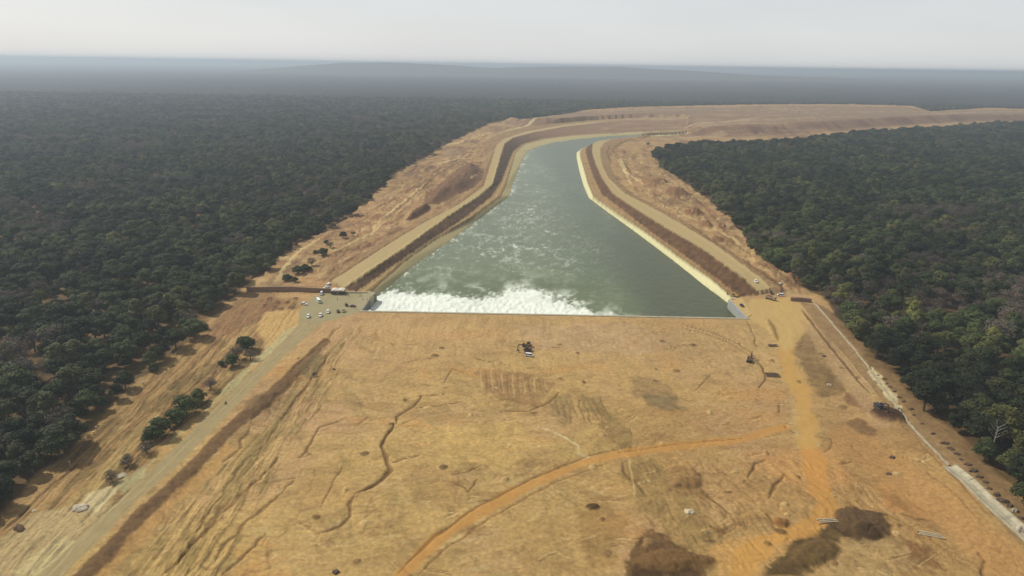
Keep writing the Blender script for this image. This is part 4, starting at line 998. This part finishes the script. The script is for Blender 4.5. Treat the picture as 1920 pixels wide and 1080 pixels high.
# ------------------------------------------------------------------ walls and built structures
def wall(name, pts, half, z0, z1, m, label, cat, parent=None, kind=None):
    """solid wall along world points; z1 may be a list"""
    P = np.array(pts, float); n = len(P)
    z1 = np.broadcast_to(np.array(z1, float), (n,)); z0 = np.broadcast_to(np.array(z0, float), (n,))
    bm = bmesh.new(); rings = []
    for i in range(n):
        d = (P[min(i + 1, n - 1)] - P[max(i - 1, 0)]); d /= np.linalg.norm(d); nn_ = np.array([-d[1], d[0]]) * half
        a, b_ = P[i] + nn_, P[i] - nn_
        rings.append([bm.verts.new((a[0], a[1], z0[i])), bm.verts.new((a[0], a[1], z1[i])), bm.verts.new((b_[0], b_[1], z1[i])), bm.verts.new((b_[0], b_[1], z0[i]))])
    for i in range(n - 1):
        for q in range(4): bm.faces.new((rings[i][q], rings[i][(q + 1) % 4], rings[i + 1][(q + 1) % 4], rings[i + 1][q]))
    bm.faces.new(rings[0][::-1]); bm.faces.new(rings[-1])
    bmesh.ops.recalc_face_normals(bm, faces=bm.faces)
    o = bm_obj(name, bm, m, parent)
    if kind: o["kind"] = kind
    if label: tag(o, label, cat)
    return o
wall("sill", [sill_a - su * 2 - sn * .9, sill_b + su * 1 - sn * .9], 1.1, -11, .35, MT['pale'], "long straight pale concrete sill where the dry bed meets the water", "sill")
wl = [at(679, 582.5), at(688, 570), at(697, 557), at(705, 550)]
wall("wing_wall", wl, .45, -11.5, [.35, .35, .35, .35], MT['dgrey'], "dark grey concrete wing wall left of the white foam", "wing wall")
wr = [at(1400, 597), at(1383, 579), at(1367, 562.5)]
wall("wing_wall", wr, .6, -11.5, [.5, .5, .5], MT['grey'], "pale grey triangular wing wall at the right end of the sill", "wing wall")
# apron joining the walls to the yards
def tri_apron(name, pts, z, m):
    bm = bmesh.new(); top = [bm.verts.new((p[0], p[1], z)) for p in pts]; bot = [bm.verts.new((p[0], p[1], -11)) for p in pts]
    n = len(pts)
    bm.faces.new(top); bm.faces.new(bot[::-1])
    for i in range(n): bm.faces.new((top[i], bot[i], bot[(i + 1) % n], top[(i + 1) % n]))
    bmesh.ops.recalc_face_normals(bm, faces=bm.faces)
    o = bm_obj(name, bm, m); o["kind"] = "structure"
tri_apron("paved_yard", [at(679, 583), at(660, 577), at(680, 551), at(692, 546), at(705, 550), at(688, 570)], .3, MT['yard'])
tri_apron("paved_yard", [at(1400, 597), at(1410, 590), at(1392, 560), at(1375, 554), at(1367, 562.5)], .3, MT['earth'])
wall("kerb", [at(648, 549.5), at(670, 549.3), at(690, 550)], .5, -1, .9, MT['pale'], "thin pale kerb closing the far side of the concrete yard", "kerb")
zt = [ground_z(*at(px, py)) for px, py in ((463, 545.5), (545, 543.5), (600, 546), (628, 549))]
wall("retaining_wall", [at(463, 547), at(545, 546), at(600, 548), at(630, 549)], .5, -1, [3.6, 3.6, 3.2, 3.0], MT['wallb'], "long low brown retaining wall left of the concrete yard", "wall")
wall("barrier", [at(1482, 564), at(1500, 565), at(1521, 567)], .9, -1, [2.8, 3.0, 2.8], MT['wallb'], "short rusty brown barrier wall by the right forest's edge", "wall")
# shed with pale lumpy roof at the end of the bank
sx, sy = at(634, 551)
t = thing("shed", "low dark shed with pale uneven roof at the bank's end", "shed", (sx, sy, 0), 0.02)
bm = bmesh.new(); box(bm, -4.6, 4.6, -1.6, 3.4, -.5, 2.6, 1.0); bm_obj("wall", bm, MT['steel'], t)
for s in (-1, 1):
    bm = bmesh.new(); prism(bm, [(s * 2.4 - 2.5, 2.65), (s * 2.4 + 2.5, 2.65), (s * 2.4 + 2.2, 3.2), (s * 2.4, 3.7), (s * 2.4 - 2.2, 3.2)], -2.1, 3.8); bm_obj("roof", bm, MT['tin'], t)
bm = bmesh.new(); box(bm, -.8, .8, -1.7, -1.55, 0, 2.1); bm_obj("door", bm, MT['wallb'], t)

# drainage channel on the right
pl = np.array([(1526, 568), (1560, 607), (1596, 648), (1628, 690), (1650, 722), (1676, 755), (1700, 790), (1732, 826), (1779, 874)], float)
tq = np.linspace(0, 8, 90); P = [G(np.interp(q, range(9), pl[:, 0]) + RNG.normal(0, .35), np.interp(q, range(9), pl[:, 1])) for q in tq]
zz_ = [ground_z(*p) + RNG.uniform(.45, .95) for p in P]
wall("drain", P, .36, [z - 2.5 for z in zz_], zz_, MT['pale'], "thin pale broken drain wall running beside the right forest", "drain")
P = [G(*p) for p in ((1779, 876), (1812, 903), (1850, 940), (1886, 972), (1930, 1012), (1990, 1070))]
t = thing("drainage_channel", "broad pale concrete drainage channel at the lower right edge", "drain", (P[0][0], P[0][1], 0))
for j in range(len(P) - 1):
    a, b_ = P[j], P[j + 1]; za, zb = ground_z(*a), ground_z(*b_)
    d = (b_ - a) / np.linalg.norm(b_ - a); n_ = np.array([-d[1], d[0]])
    seg = max(2, int(np.linalg.norm(b_ - a) / 6))
    for q in range(seg):
        p0 = a + (b_ - a) * (q / seg) + d * .06; p1 = a + (b_ - a) * ((q + 1) / seg) - d * .06
        z0 = za + (zb - za) * q / seg; z1 = za + (zb - za) * (q + 1) / seg
        bm = bmesh.new(); A = []; B = []
        for off, hz in ((-2.9, .1), (-2.9, .9), (-2.3, .95), (-1.0, .35), (1.0, .35), (2.5, 1.15), (3.1, 1.2), (3.1, .1)):
            A.append(bm.verts.new((p0[0] + n_[0] * off - P[0][0], p0[1] + n_[1] * off - P[0][1], z0 + hz)))
            B.append(bm.verts.new((p1[0] + n_[0] * off - P[0][0], p1[1] + n_[1] * off - P[0][1], z1 + hz)))
        for r in range(8): bm.faces.new((A[r], A[(r + 1) % 8], B[(r + 1) % 8], B[r]))
        bm.faces.new(A[::-1]); bm.faces.new(B); bmesh.ops.recalc_face_normals(bm, faces=bm.faces)
        bm_obj("lining_panel", bm, MT['pale'], t)
def lump(name, loc, r, h, m, label, cat, group=None, seed=0, parent=None):
    rg = random.Random(seed); bm = bmesh.new()
    bmesh.ops.create_icosphere(bm, subdivisions=3, radius=1)
    for v in bm.verts:
        k_ = 1 + .22 * math.sin(v.co.x * 5 + seed) * math.cos(v.co.y * 4 + seed * 2) + rg.uniform(-.07, .07)
        v.co = Vector((v.co.x * r[0] * k_, v.co.y * r[1] * k_, max(v.co.z, -.25) * h * k_))
    o = bm_obj(name, bm, m, parent); o.location = loc
    if label: tag(o, label, cat, group)
    return o
heaps = [(1645, 702), (1655, 710), (1660, 717), (1667, 725), (1675, 732), (1685, 745), (1692, 751), (1705, 766), (1710, 777), (1725, 794), (1745, 811), (1767, 829), (1779, 839), (1789, 848), (1800, 860), (1811, 870), (1823, 881), (1832, 893), (1843, 903), (1852, 914), (1866, 926), (1876, 937), (1889, 946), (1901, 958), (1912, 971)]
hl = None
for i, (px, py) in enumerate(heaps):
    p = P3(px + 3 + random.uniform(-1.5, 1.5), py + 2 + random.uniform(-1.5, 1.5))
    if i % 5 == 0: hl = None
    if hl is None:
        hl = lump("soil_heap", p, (1.7, 1.1), 1.15, MT['soil'], "dark soil heap in the evenly spaced row along the right forest's edge", "soil heap", "soil heaps along the drain", seed=i)
        hl0 = hl
    else:
        o = hl0.copy(); COL.objects.link(o); o.location = p
    (hl if i % 5 == 0 else o).rotation_euler = (0, 0, random.uniform(-.6, .6))
    s_ = (.6 + .42 * i / 24) * random.uniform(.7, 1.25); (hl if i % 5 == 0 else o).scale = (s_ * random.uniform(.8, 1.3), s_, s_ * .85)
for px, py, r, h, mm, lab in [
    (1683, 768, 1.6, 1.3, 'pale', "white lump of rubble beside the drain, above the damp soil disc"), (1555, 722, 1.4, .9, 'pale', "small white rubble lump on the dark brown patch"),
    (1909, 995, 2.2, 1.6, 'rock', "jagged pale rock pile at the drain's lower end"), (1901, 958, 1.3, 1.1, 'pale', "bright pale block among the dark heaps near the frame's right"),
    (36, 993, 1.5, 1.6, 'wallb', "brown boulder-like block on the pale pad in the lower left"), (1293, 968 - 8, 2.0, 1.0, 'sand', "pale sandy lump beside a dark burnt mound"),
    (64, 958, 1.0, .5, 'sand', "small sandy lump on the lower left pad"), (626, 693, .9, .8, 'soil', "single dark clod on the bed left of the eroded gully"), (630, 1073, 1.3, .9, 'soil', "dark clod at the bottom edge of the picture"),
    (1464, 532, 2.4, 1.4, 'rock', "whitish rubble beyond the pale van on the right bank"), (1374, 562, 1.6, 1.2, 'rock', "rubble lump on top of the right wing wall"), (1545, 668, 1.2, .8, 'soil', "dark clod on the slope right of the orange track"),
    (1673, 890 - 32, 1.3, .8, 'soil', "dark clod right of the orange earth below the round dump"), (1667, 890, 1.5, .9, 'soil', "dark clod at the head of the sandy fan on the lower right"),
    (150, 952, 3.0, .9, 'rock', "overhanging pale rock ledge on the left verge"), (228, 892, 2.4, .6, 'pale', "pale spoil heap between the left verge and haul road")]:
    lump("rock_pile" if mm in ('rock', 'pale') else "earth_clod", P3(px, py), (r, r * .8), h, MT[mm], lab, "rubble" if mm in ('rock', 'pale') else "earth clod", seed=px)
# pipes laid on the bed
for i, (px, py, nP, L_, rz, lab) in enumerate([(1448, 703, 6, 8, -.05, "stack of rusty pipes at the end of the curved tracks"), (1449, 648, 4, 6, .0, "short stack of pipes beside the rubble strip near the right yard"),
                                          (1560, 975, 3, 12, .1, "pale pipes poking toward the dark mound on the lower right"), (1745, 1002, 3, 9, -.3, "pair of long poles on orange earth at the lower right")]):
    x_, y_, z_ = P3(px, py)
    t = thing("pipe_stack", lab, "pipes", (x_, y_, z_), rz)
    for q in range(nP):
        bm = bmesh.new(); yy_ = (q - nP / 2) * .95; tube(bm, (-L_ / 2 + (q % 2) * .6, yy_, .28), (L_ / 2 - (q % 3) * .5, yy_ + .1, .28), .24, n=8)
        bm_obj("pipe", bm, MT['pipe'] if i < 2 else MT['sand'], t)
# pale posts along the left forest's edge
for i, (px, py) in enumerate([(131, 872), (160, 828), (181, 806), (240, 748), (249, 739), (258, 730), (268, 720), (176, 815), (330, 668)]):
    x_, y_, z_ = P3(px, py)
    t = thing("fence_post", "short white post at the foot of the left forest's edge", "post", (x_, y_, z_), .3 * i, "white posts at the left forest edge")
    bm = bmesh.new(); box(bm, -.16, .16, -.16, .16, -.3, 1.5, .8); bm_obj("post", bm, MT['pale'], t)
    bm = bmesh.new(); box(bm, -.24, .24, -.24, .24, 1.5, 1.62); bm_obj("cap", bm, MT['white'], t)

# ------------------------------------------------------------------ trees
def leaf_mat(name, c0, c1, c2):
    m, t, b = make_mat(name)
    oi = t.nodes.new("ShaderNodeObjectInfo")
    r = t.nodes.new("ShaderNodeValToRGB"); e = r.color_ramp.elements
    e[0].position = 0; e[0].color = (*c0, 1); e[1].position = 1; e[1].color = (*c2, 1); q = e.new(.5); q.color = (*c1, 1)
    t.links.new(oi.outputs["Random"], r.inputs[0])
    # broad drifts of colour through the forest
    n = t.nodes.new("ShaderNodeTexNoise"); n.inputs["Scale"].default_value = .011; n.inputs["Detail"].default_value = 5
    t.links.new(oi.outputs["Location"], n.inputs["Vector"])
    mr = t.nodes.new("ShaderNodeMapRange"); mr.inputs[1].default_value = .35; mr.inputs[2].default_value = .65; mr.inputs[3].default_value = .5; mr.inputs[4].default_value = 1.6
    t.links.new(n.outputs[0], mr.inputs[0])
    tc = t.nodes.new("ShaderNodeTexCoord"); n2_ = t.nodes.new("ShaderNodeTexNoise"); n2_.inputs["Scale"].default_value = .45; n2_.inputs["Detail"].default_value = 2
    t.links.new(tc.outputs["Object"], n2_.inputs["Vector"])
    mr2 = t.nodes.new("ShaderNodeMapRange"); mr2.inputs[1].default_value = .3; mr2.inputs[2].default_value = .7; mr2.inputs[3].default_value = .6; mr2.inputs[4].default_value = 1.45
    t.links.new(n2_.outputs[0], mr2.inputs[0])
    mu = t.nodes.new("ShaderNodeMath"); mu.operation = 'MULTIPLY'; t.links.new(mr.outputs[0], mu.inputs[0]); t.links.new(mr2.outputs[0], mu.inputs[1])
    v = t.nodes.new("ShaderNodeVectorMath"); v.operation = 'SCALE'
    t.links.new(r.outputs[0], v.inputs[0]); t.links.new(mu.outputs[0], v.inputs["Scale"]); t.links.new(v.outputs[0], b.inputs["Base Color"])
    b.inputs["Roughness"].default_value = .75; b.inputs["Specular IOR Level"].default_value = .2
    return m
LM = dict(
    dark=leaf_mat("leaves_dark_green", (.015, .023, .006), (.023, .032, .008), (.034, .045, .012)),
    mid=leaf_mat("leaves_mid_green", (.032, .046, .012), (.046, .060, .016), (.062, .074, .020)),
    olive=leaf_mat("leaves_olive", (.062, .070, .020), (.080, .084, .024), (.110, .108, .026)),
    dry=leaf_mat("twigs_grey_brown", (.070, .056, .040), (.090, .074, .054), (.115, .086, .060)))
bark = mat("bark", (.11, .085, .06), .95, var=.25, bump=.3)
def crown_mesh(seed, r, h, n, leaf, m, dens=1.0):
    rg = np.random.default_rng(seed)
    nl = rg.integers(9, 15); V = []; F = []
    lobes = []
    for i in range(nl):
        a = rg.uniform(0, 2 * math.pi); q = r * .62 * math.sqrt(rg.random())
        zz_ = h * (.42 + .42 * rg.random() * (1 - .45 * q / r))
        lobes.append((q * math.cos(a), q * math.sin(a), zz_, r * rg.uniform(.26, .46)))
    lobes.append((0, 0, h * .8, r * .38)); lobes.append((r * .2, -r * .1, h * .45, r * .55))
    wts = np.array([l[3] ** 2 for l in lobes]); wts /= wts.sum()
    for i in range(n):
        L = lobes[rg.choice(len(lobes), p=wts)]
        d = rg.normal(size=3); d /= np.linalg.norm(d)
        if d[2] < -.35: d[2] *= -1
        p = np.array(L[:3]) + d * L[3] * rg.uniform(.7, 1.12) * np.array([1, 1, .85])
        nrm = d + rg.normal(size=3) * .38 + np.array([0, 0, .2]); nrm /= np.linalg.norm(nrm)
        u = np.cross(nrm, rg.normal(size=3)); u /= np.linalg.norm(u); v = np.cross(nrm, u)
        s = leaf * rg.uniform(.6, 1.35)
        b0 = len(V)
        V += [p + u * s + v * s * .2, p + v * s * .8 - u * s * .15, p - u * s * .95 - v * s * .15, p - v * s * .75 + nrm * s * .25]
        F.append((b0, b0 + 1, b0 + 2, b0 + 3))
    me = bpy.data.meshes.new("crown"); me.from_pydata([tuple(q) for q in V], [], F); me.materials.append(m)
    return me
def trunk_mesh(seed, h, r):
    rg = random.Random(seed); bm = bmesh.new()
    tube(bm, (0, 0, -.4), (rg.uniform(-.3, .3), rg.uniform(-.3, .3), h * .5), .34, .2, 7)
    for i in range(5):
        a = i * 1.3 + rg.random(); tube(bm, (0, 0, h * rg.uniform(.25, .48)), (r * .6 * math.cos(a), r * .6 * math.sin(a), h * rg.uniform(.6, .85)), .14, .04, 5)
    me = bpy.data.meshes.new("trunk"); bm.to_mesh(me); bm.free(); me.materials.append(bark); return me
# variant: (seed, radius, height, faces, leaf size, material)
VAR = [(1, 5.2, 11, 3400, .36, 'dark'), (2, 4.4, 12.5, 3000, .34, 'dark'), (3, 6.0, 10, 3800, .38, 'mid'), (4, 4.2, 10, 2600, .34, 'mid'), (5, 4.8, 11.5, 3000, .36, 'olive'),
       (6, 3.6, 9, 2300, .32, 'dark'), (7, 4.6, 10.5, 1300, .22, 'dry'), (8, 4.0, 9.5, 1000, .2, 'dry')]
CM = [crown_mesh(*v[:5], LM[v[5]]) for v in VAR]
TM = [trunk_mesh(v[0], v[2], v[1]) for v in VAR]

# scatter
def forest_points(y0, y1, cell, sc0, sc1):
    gy = np.arange(y0, y1, cell); out = []
    for yv in gy:
        hw = 1.05 * yv + 60
        gx = np.arange(-hw, hw, cell)
        px_ = gx + RNG.uniform(-.46, .46, len(gx)) * cell; py_ = yv + RNG.uniform(-.46, .46, len(gx)) * cell
        out.append(np.stack([px_, py_, sc0 + (sc1 - sc0) * RNG.random(len(gx)) ** 1.25 + .5 * (RNG.random(len(gx)) < .05)], 1))
    return np.vstack(out)
pts = np.vstack([forest_points(120, 1300, 9.6, .8, 1.95), forest_points(1300, 3260, 13.0, 1.2, 2.2)])
# drop everything in the clearing
d = np.full(len(pts), -500.0)
near = (pts[:, 1] < 3400)
d[near] = sdist(pts[near, 0], pts[near, 1], CLEAR) + 7 * fbm(pts[near, 0] / 22, pts[near, 1] / 22, 21, 4, .6)
gap = fbm(pts[:, 0] / 26, pts[:, 1] / 26, 71, 3)
left = pts[:, 0] < 0
keep = (d < -.5) & ((gap > -.52) | ~left | (d < -130)) & (RNG.random(len(pts)) > np.where(left & (d > -45), .1, .03))
pts = pts[keep]; d = d[keep]; left = pts[:, 0] < 0
pxs, pys, dep = proj(pts[:, 0], pts[:, 1], np.full(len(pts), 7.0))
inwin = (dep > 20) & (pxs > -420) & (pxs < 2340) & (pys < 1400) & (pys > 100)
pts, d, left, pxs, pys, dep = [q[inwin] for q in (pts, d, left, pxs, pys, dep)]
dry = sstep(-.1, .45, fbm(pts[:, 0] / 90, pts[:, 1] / 90, 72, 3) + .45 * sstep(500, 1500, pts[:, 1]) * left - .12 + .25 * sstep(900, 2500, pts[:, 1])) 
pdry = .06 + .6 * dry
r_ = RNG.random(len(pts))
var = np.where(r_ < pdry, RNG.integers(6, 8, len(pts)), RNG.choice([0, 1, 2, 3, 4, 5], len(pts), p=[.22, .17, .2, .16, .13, .12]))
# individuals: the trees that show largest
infr = (pxs > 4) & (pxs < 1916) & (pys > 10) & (pys < 1072)
size = np.where(infr, pts[:, 2] * np.array([v[1] for v in VAR])[var] / dep, 0)
order = np.argsort(-size)
N_IND = 262
ind = set(order[:N_IND].tolist())
NAMES = {'dark': "dark green", 'mid': "mid green", 'olive': "olive green", 'dry': "greyish half-bare"}
crown_src = {}
def tree(i_var, loc, rz, s, label, group=None, name="broadleaf_tree", cat="tree", sz=None):
    t = thing(name, label, cat, loc, rz, group); t.scale = (s, s, sz or s)
    c = bpy.data.objects.new("crown", CM[i_var]); COL.objects.link(c); c.parent = t
    k = bpy.data.objects.new("trunk", TM[i_var]); COL.objects.link(k); k.parent = t
    crown_src.setdefault(i_var, c)
    return t
for i in sorted(ind):
    side = "left" if left[i] else "right"
    edge = d[i] > -16
    kd = VAR[var[i]][5]; hh = VAR[var[i]][2] * pts[i, 2] ** .6; big = "towering" if hh > 14 else "tall" if hh > 12.6 else "medium" if hh > 10.8 else "low"
    big += " slim" if VAR[var[i]][1] < 4.7 else " broad"
    where = ("edging the %s forest" if edge else "in the %s forest") % side
    qx, qy = pxs[i], pys[i]
    if left[i]: zone = "near the lower left corner" if qy > 860 else "level with the pale lower pad" if qy > 800 else "level with the round verge tree" if qy > 735 else "level with the riding motorcycle" if qy > 690 else "level with the tallest verge tree" if qy > 630 else "level with the parked cars"
    else: zone = "near the lower right corner" if qy > 900 else "beside the broad drainage channel" if qy > 840 else "level with the round damp dump" if qy > 770 else "level with the drain's rubble stretch" if qy > 710 else "level with the curved wheel tracks" if qy > 640 else "level with the right yard"
    if abs(qx - (0 if left[i] else 1920)) < 110: zone = zone.replace("level with the", "at picture edge by").replace("near the", "outermost in the").replace("beside the", "at picture edge by")
    tree(int(var[i]), (pts[i, 0], pts[i, 1], ground_z(pts[i, 0], pts[i, 1]) - .2), RNG.uniform(0, 6.28), float(pts[i, 2]),
         "%s %s tree %s, %s" % (big, NAMES[kd], where, zone), "%s %s trees %s, %s" % (big, NAMES[kd], where, zone), sz=float(pts[i, 2]) ** .6)
for vi in range(8):
    if vi not in crown_src:
        p = P3(300 - vi * 8, 700); tree(vi, p, 0, .8, "extra", None)
# single trees and bushes on the verges
SB = [(350, 772, 3, 1.05, "round dark bush-like tree on the left verge, lower of a pair"), (330, 790, 5, .8, "small dark tree just left of the round verge tree"), (372, 750, 4, .7, "olive shrub just above the round verge tree"),
      (300, 812, 5, .95, "dark tree low on the left verge above the pale gravel"), (282, 822, 1, .6, "small dark tree lowest in the left verge's row"), (395, 725, 7, .8, "thin grey shrub between the verge's lower and upper trees"),
      (462, 652, 1, .95, "tallest dark tree on the left verge, nearest the haul road"), (445, 668, 7, 1.0, "grey-green tree left of the tallest verge tree"), (470, 668, 7, .7, "thin grey shrub beneath the tallest verge tree"),
      (436, 680, 5, .7, "small dark shrub lowest in the upper verge group"), (415, 680, 5, .35, "tiny dark shrub on the sandy left verge"), (275, 845, 7, .7, "grey shrub over the brown cut on the lower left"), (240, 868, 6, .55, "low twiggy shrub beside the pale gravel pile"),
      (210, 897, 6, .5, "low twiggy shrub above the rock ledge"), (558, 505, 2, .6, "green bush in the thicket beyond the brown wall, nearest the track"), (572, 500, 0, .6, "dark bush in the middle of the thicket beyond the wall"), (540, 518, 2, .5, "green bush at the thicket's lower left end"),
      (585, 492, 6, .7, "grey bush at the thicket's upper right end"), (553, 522, 3, .45, "small green bush at the thicket's foot"), (605, 474, 2, .65, "round green bush on the slope above the thicket"), (620, 458, 7, .7, "twiggy grey bush above the round green bush"),
      (643, 440, 5, .65, "dark conical bush near the left forest, upper one"), (662, 436, 7, .6, "olive-grey bush right of the dark conical bush"), (612, 452, 5, .45, "dark small bush left of the conical one"), (592, 470, 5, .45, "thin dark sapling above the thicket"),
      (290, 690, 5, .5, "dark sapling at the left forest edge by the posts"), (385, 612, 7, .6, "twiggy tree at the left forest's corner"), (590, 700, 6, .3, "low scrub on the bank right of the haul road"), (1215, 268, 7, 1.0, "grey tree at the tip of the right forest by the spoil")]
for px, py, vi, s, lab in SB:
    s *= 1.5; p = P3(px, py + 6); vi = {0: 2, 1: 3, 5: 3}.get(vi, vi); tree(vi, (p[0], p[1], p[2] - .3 - s), RNG.uniform(0, 6), s, lab, None, "shrub" if s < .75 else "broadleaf_tree", "shrub" if s < .75 else "tree", s * .8)
# bare dead tree standing out of the right forest
x_, y_, z_ = P3(1858, 850)
t = thing("dead_tree", "bare pale dead tree rising from the lower right forest", "tree", (x_, y_, z_))
rg = random.Random(5); bm = bmesh.new(); tube(bm, (0, 0, -1), (.5, .3, 13), .32, .15, 7)
tk = bm_obj("trunk", bm, mat("dead_wood", (.32, .28, .22), .9), t)
bm = bmesh.new()
for i in range(14):
    a = i * 2.4; z0 = 7 + i * .42; e = Vector((.3 + 2.6 * math.cos(a), 2.6 * math.sin(a), z0 + 2.6)); tube(bm, (.3, .2, z0), e, .12, .05, 5)
    tube(bm, e, e + Vector((math.cos(a + .7), math.sin(a + .7), 1.1)), .05, .02, 4); tube(bm, e, e + Vector((math.cos(a - .7), math.sin(a - .7), 1.0)), .05, .02, 4)
bm_obj("branches", bm, bpy.data.materials["dead_wood"], t)

# the forest mass
rest = np.array([i for i in range(len(pts)) if i not in ind])
def forest(name, idx, label):
    me = bpy.data.meshes.new(name); me.vertices.add(len(idx))
    zz_ = np.array([ground_z(pts[i, 0], pts[i, 1]) for i in idx]) - .6
    me.vertices.foreach_set("co", np.stack([pts[idx, 0], pts[idx, 1], zz_], 1).astype(np.float32).ravel())
    a = me.attributes.new("variant", 'INT', 'POINT'); a.data.foreach_set("value", var[idx].astype(np.int32))
    a = me.attributes.new("size", 'FLOAT', 'POINT'); a.data.foreach_set("value", pts[idx, 2].astype(np.float32))
    a = me.attributes.new("stretch", 'FLOAT_VECTOR', 'POINT'); s_ = pts[idx, 2]; a.data.foreach_set("vector", np.stack([s_, s_, s_ ** .6], 1).astype(np.float32).ravel())
    rot = np.zeros((len(idx), 3), np.float32); rot[:, 2] = RNG.uniform(0, 6.283, len(idx)); rot[:, :2] = RNG.normal(0, .06, (len(idx), 2))
    a = me.attributes.new("turn", 'FLOAT_VECTOR', 'POINT'); a.data.foreach_set("vector", rot.ravel())
    o = bpy.data.objects.new(name, me); COL.objects.link(o)
    ng = bpy.data.node_groups.new(name, 'GeometryNodeTree')
    ng.interface.new_socket("Geometry", in_out='INPUT', socket_type='NodeSocketGeometry'); ng.interface.new_socket("Geometry", in_out='OUTPUT', socket_type='NodeSocketGeometry')
    gi = ng.nodes.new("NodeGroupInput"); go = ng.nodes.new("NodeGroupOutput"); jn = ng.nodes.new("GeometryNodeJoinGeometry")
    def attr(nm, ty):
        n = ng.nodes.new("GeometryNodeInputNamedAttribute"); n.data_type = ty; n.inputs["Name"].default_value = nm
        return [s for s in n.outputs if s.enabled and s.name == "Attribute"][0]
    av, asz, ar = attr("variant", 'INT'), attr("stretch", 'FLOAT_VECTOR'), attr("turn", 'FLOAT_VECTOR')
    for vi in range(8):
        cmp = ng.nodes.new("FunctionNodeCompare"); cmp.data_type = 'INT'; cmp.operation = 'EQUAL'
        ins = [s for s in cmp.inputs if s.enabled]; ng.links.new(av, ins[0]); ins[1].default_value = vi
        oi = ng.nodes.new("GeometryNodeObjectInfo"); oi.inputs["Object"].default_value = crown_src[vi]; oi.inputs["As Instance"].default_value = True; oi.transform_space = 'ORIGINAL'
        ip = ng.nodes.new("GeometryNodeInstanceOnPoints")
        ng.links.new(gi.outputs[0], ip.inputs["Points"]); ng.links.new(cmp.outputs[0], ip.inputs["Selection"]); ng.links.new(oi.outputs["Geometry"], ip.inputs["Instance"])
        ng.links.new(ar, ip.inputs["Rotation"]); ng.links.new(asz, ip.inputs["Scale"]); ng.links.new(ip.outputs[0], jn.inputs[0])
    ng.links.new(jn.outputs[0], go.inputs[0])
    md = o.modifiers.new("trees", 'NODES'); md.node_group = ng
    o["kind"] = "stuff"; tag(o, label, "forest")
    return o
forest("forest", rest[left[rest]], "dense dark forest fading into haze left of the canal")
forest("forest", rest[~left[rest]], "dense green forest right of the canal and drain")

# distant canopy: one continuous woodland beyond the reach of single crowns
er = np.radians(np.concatenate([np.linspace(3.02, 1.0, 190), np.linspace(.985, .13, 70)])); yr = H / np.tan(er)
tc_ = np.linspace(-1.15, 1.15, 1100)
XC = (tc_[None] * yr[:, None]).ravel(); YC = np.repeat(yr, len(tc_))
sel_out = np.zeros(len(XC), bool); kk = YC < 6000; sel_out[kk] = sdist(XC[kk], YC[kk], CLEAR) > -6
h1 = fbm(XC / 16, YC / 24, 81, 4, .6); h2 = fbm(XC / 160, YC / 300, 82, 4)
ZC = 8.5 + 5.5 * h1 + 4 * h2 * sstep(3000, 9000, YC)
ZC[sel_out] = -20
cc = np.array([.009, .011, .006])[None] * (1 + .5 * fbm(XC / 11, YC / 20, 83, 3) + .5 * h2)[:, None]  # very dark albedo: self-shadow between crowns is put into the colour
cc = cc * (1 - sstep(0, .5, fbm(XC / 400, YC / 900, 84, 4))[:, None] * .4) + np.array([.022, .019, .014]) * sstep(0, .5, fbm(XC / 400, YC / 900, 84, 4))[:, None] * .5
nr, nc = len(yr), len(tc_); j_, i_ = np.meshgrid(np.arange(nr - 1), np.arange(nc - 1), indexing='ij'); v0 = (j_ * nc + i_).ravel()
q_ = np.stack([v0, v0 + 1, v0 + nc + 1, v0 + nc], -1); q_ = q_[~sel_out[q_].any(1)]
_X, _Y, _Z = X, Y, Z
X, Y, Z = XC, YC, ZC
fm = ground_mat("distant_leaves", bump=.0, bscale=.05, var=.25)
wd = sheet("distant_woodland", q_, fm, col=np.clip(cc, .006, .2), kind="stuff")
tag(wd, "unbroken woodland canopy far away under the hazy horizon", "woodland")
# low hills on the horizon
xs = np.linspace(-7000, 9500, 260); yy_ = np.linspace(9000, 12600, 30)
XH, YH = np.meshgrid(xs, yy_); f_ = np.clip((YH - 9000) / 1500, 0, 1) * np.clip((12600 - YH) / 1800, 0, 1)
prof_ = np.interp(xs, [-7000, -4000, -3000, -2500, -1900, -1200, -300, 400, 1500, 2600, 3600, 5300, 9500], [0, 20, 110, 150, 166, 150, 110, 140, 150, 110, 60, 30, 0])
ZH = f_ * (prof_[None] * (1 + .03 * fbm(XH / 1500, YH / 1500, 91, 4)) + 5 * fbm(XH / 400, YH / 400, 92, 3)) - 2
X, Y, Z = XH.ravel(), YH.ravel(), ZH.ravel()
nr, nc = XH.shape; j_, i_ = np.meshgrid(np.arange(nr - 1), np.arange(nc - 1), indexing='ij'); v0 = (j_ * nc + i_).ravel()
sheet("hills", np.stack([v0, v0 + 1, v0 + nc + 1, v0 + nc], -1), fm, col=np.tile([[.06, .06, .04]], (len(X), 1)))
X, Y, Z = _X, _Y, _Z

# ------------------------------------------------------------------ the air
bm = bmesh.new(); box(bm, -90000, 90000, -3000, 72000, -14, 180); bmesh.ops.recalc_face_normals(bm, faces=bm.faces)
hm = bpy.data.materials.new("haze_air"); hm.use_nodes = True; t = hm.node_tree; t.nodes.clear()
vo = t.nodes.new("ShaderNodeVolumePrincipled"); ou = t.nodes.new("ShaderNodeOutputMaterial"); t.links.new(vo.outputs[0], ou.inputs["Volume"])
vo.inputs["Color"].default_value = (.61, .71, .81, 1); vo.inputs["Density"].default_value = 1.4e-4; vo.inputs["Anisotropy"].default_value = .3
hz = bm_obj("haze", bm, hm); hz["kind"] = "stuff"; hz["label"] = "pale blue-grey haze over the whole landscape"; hz["category"] = "haze"
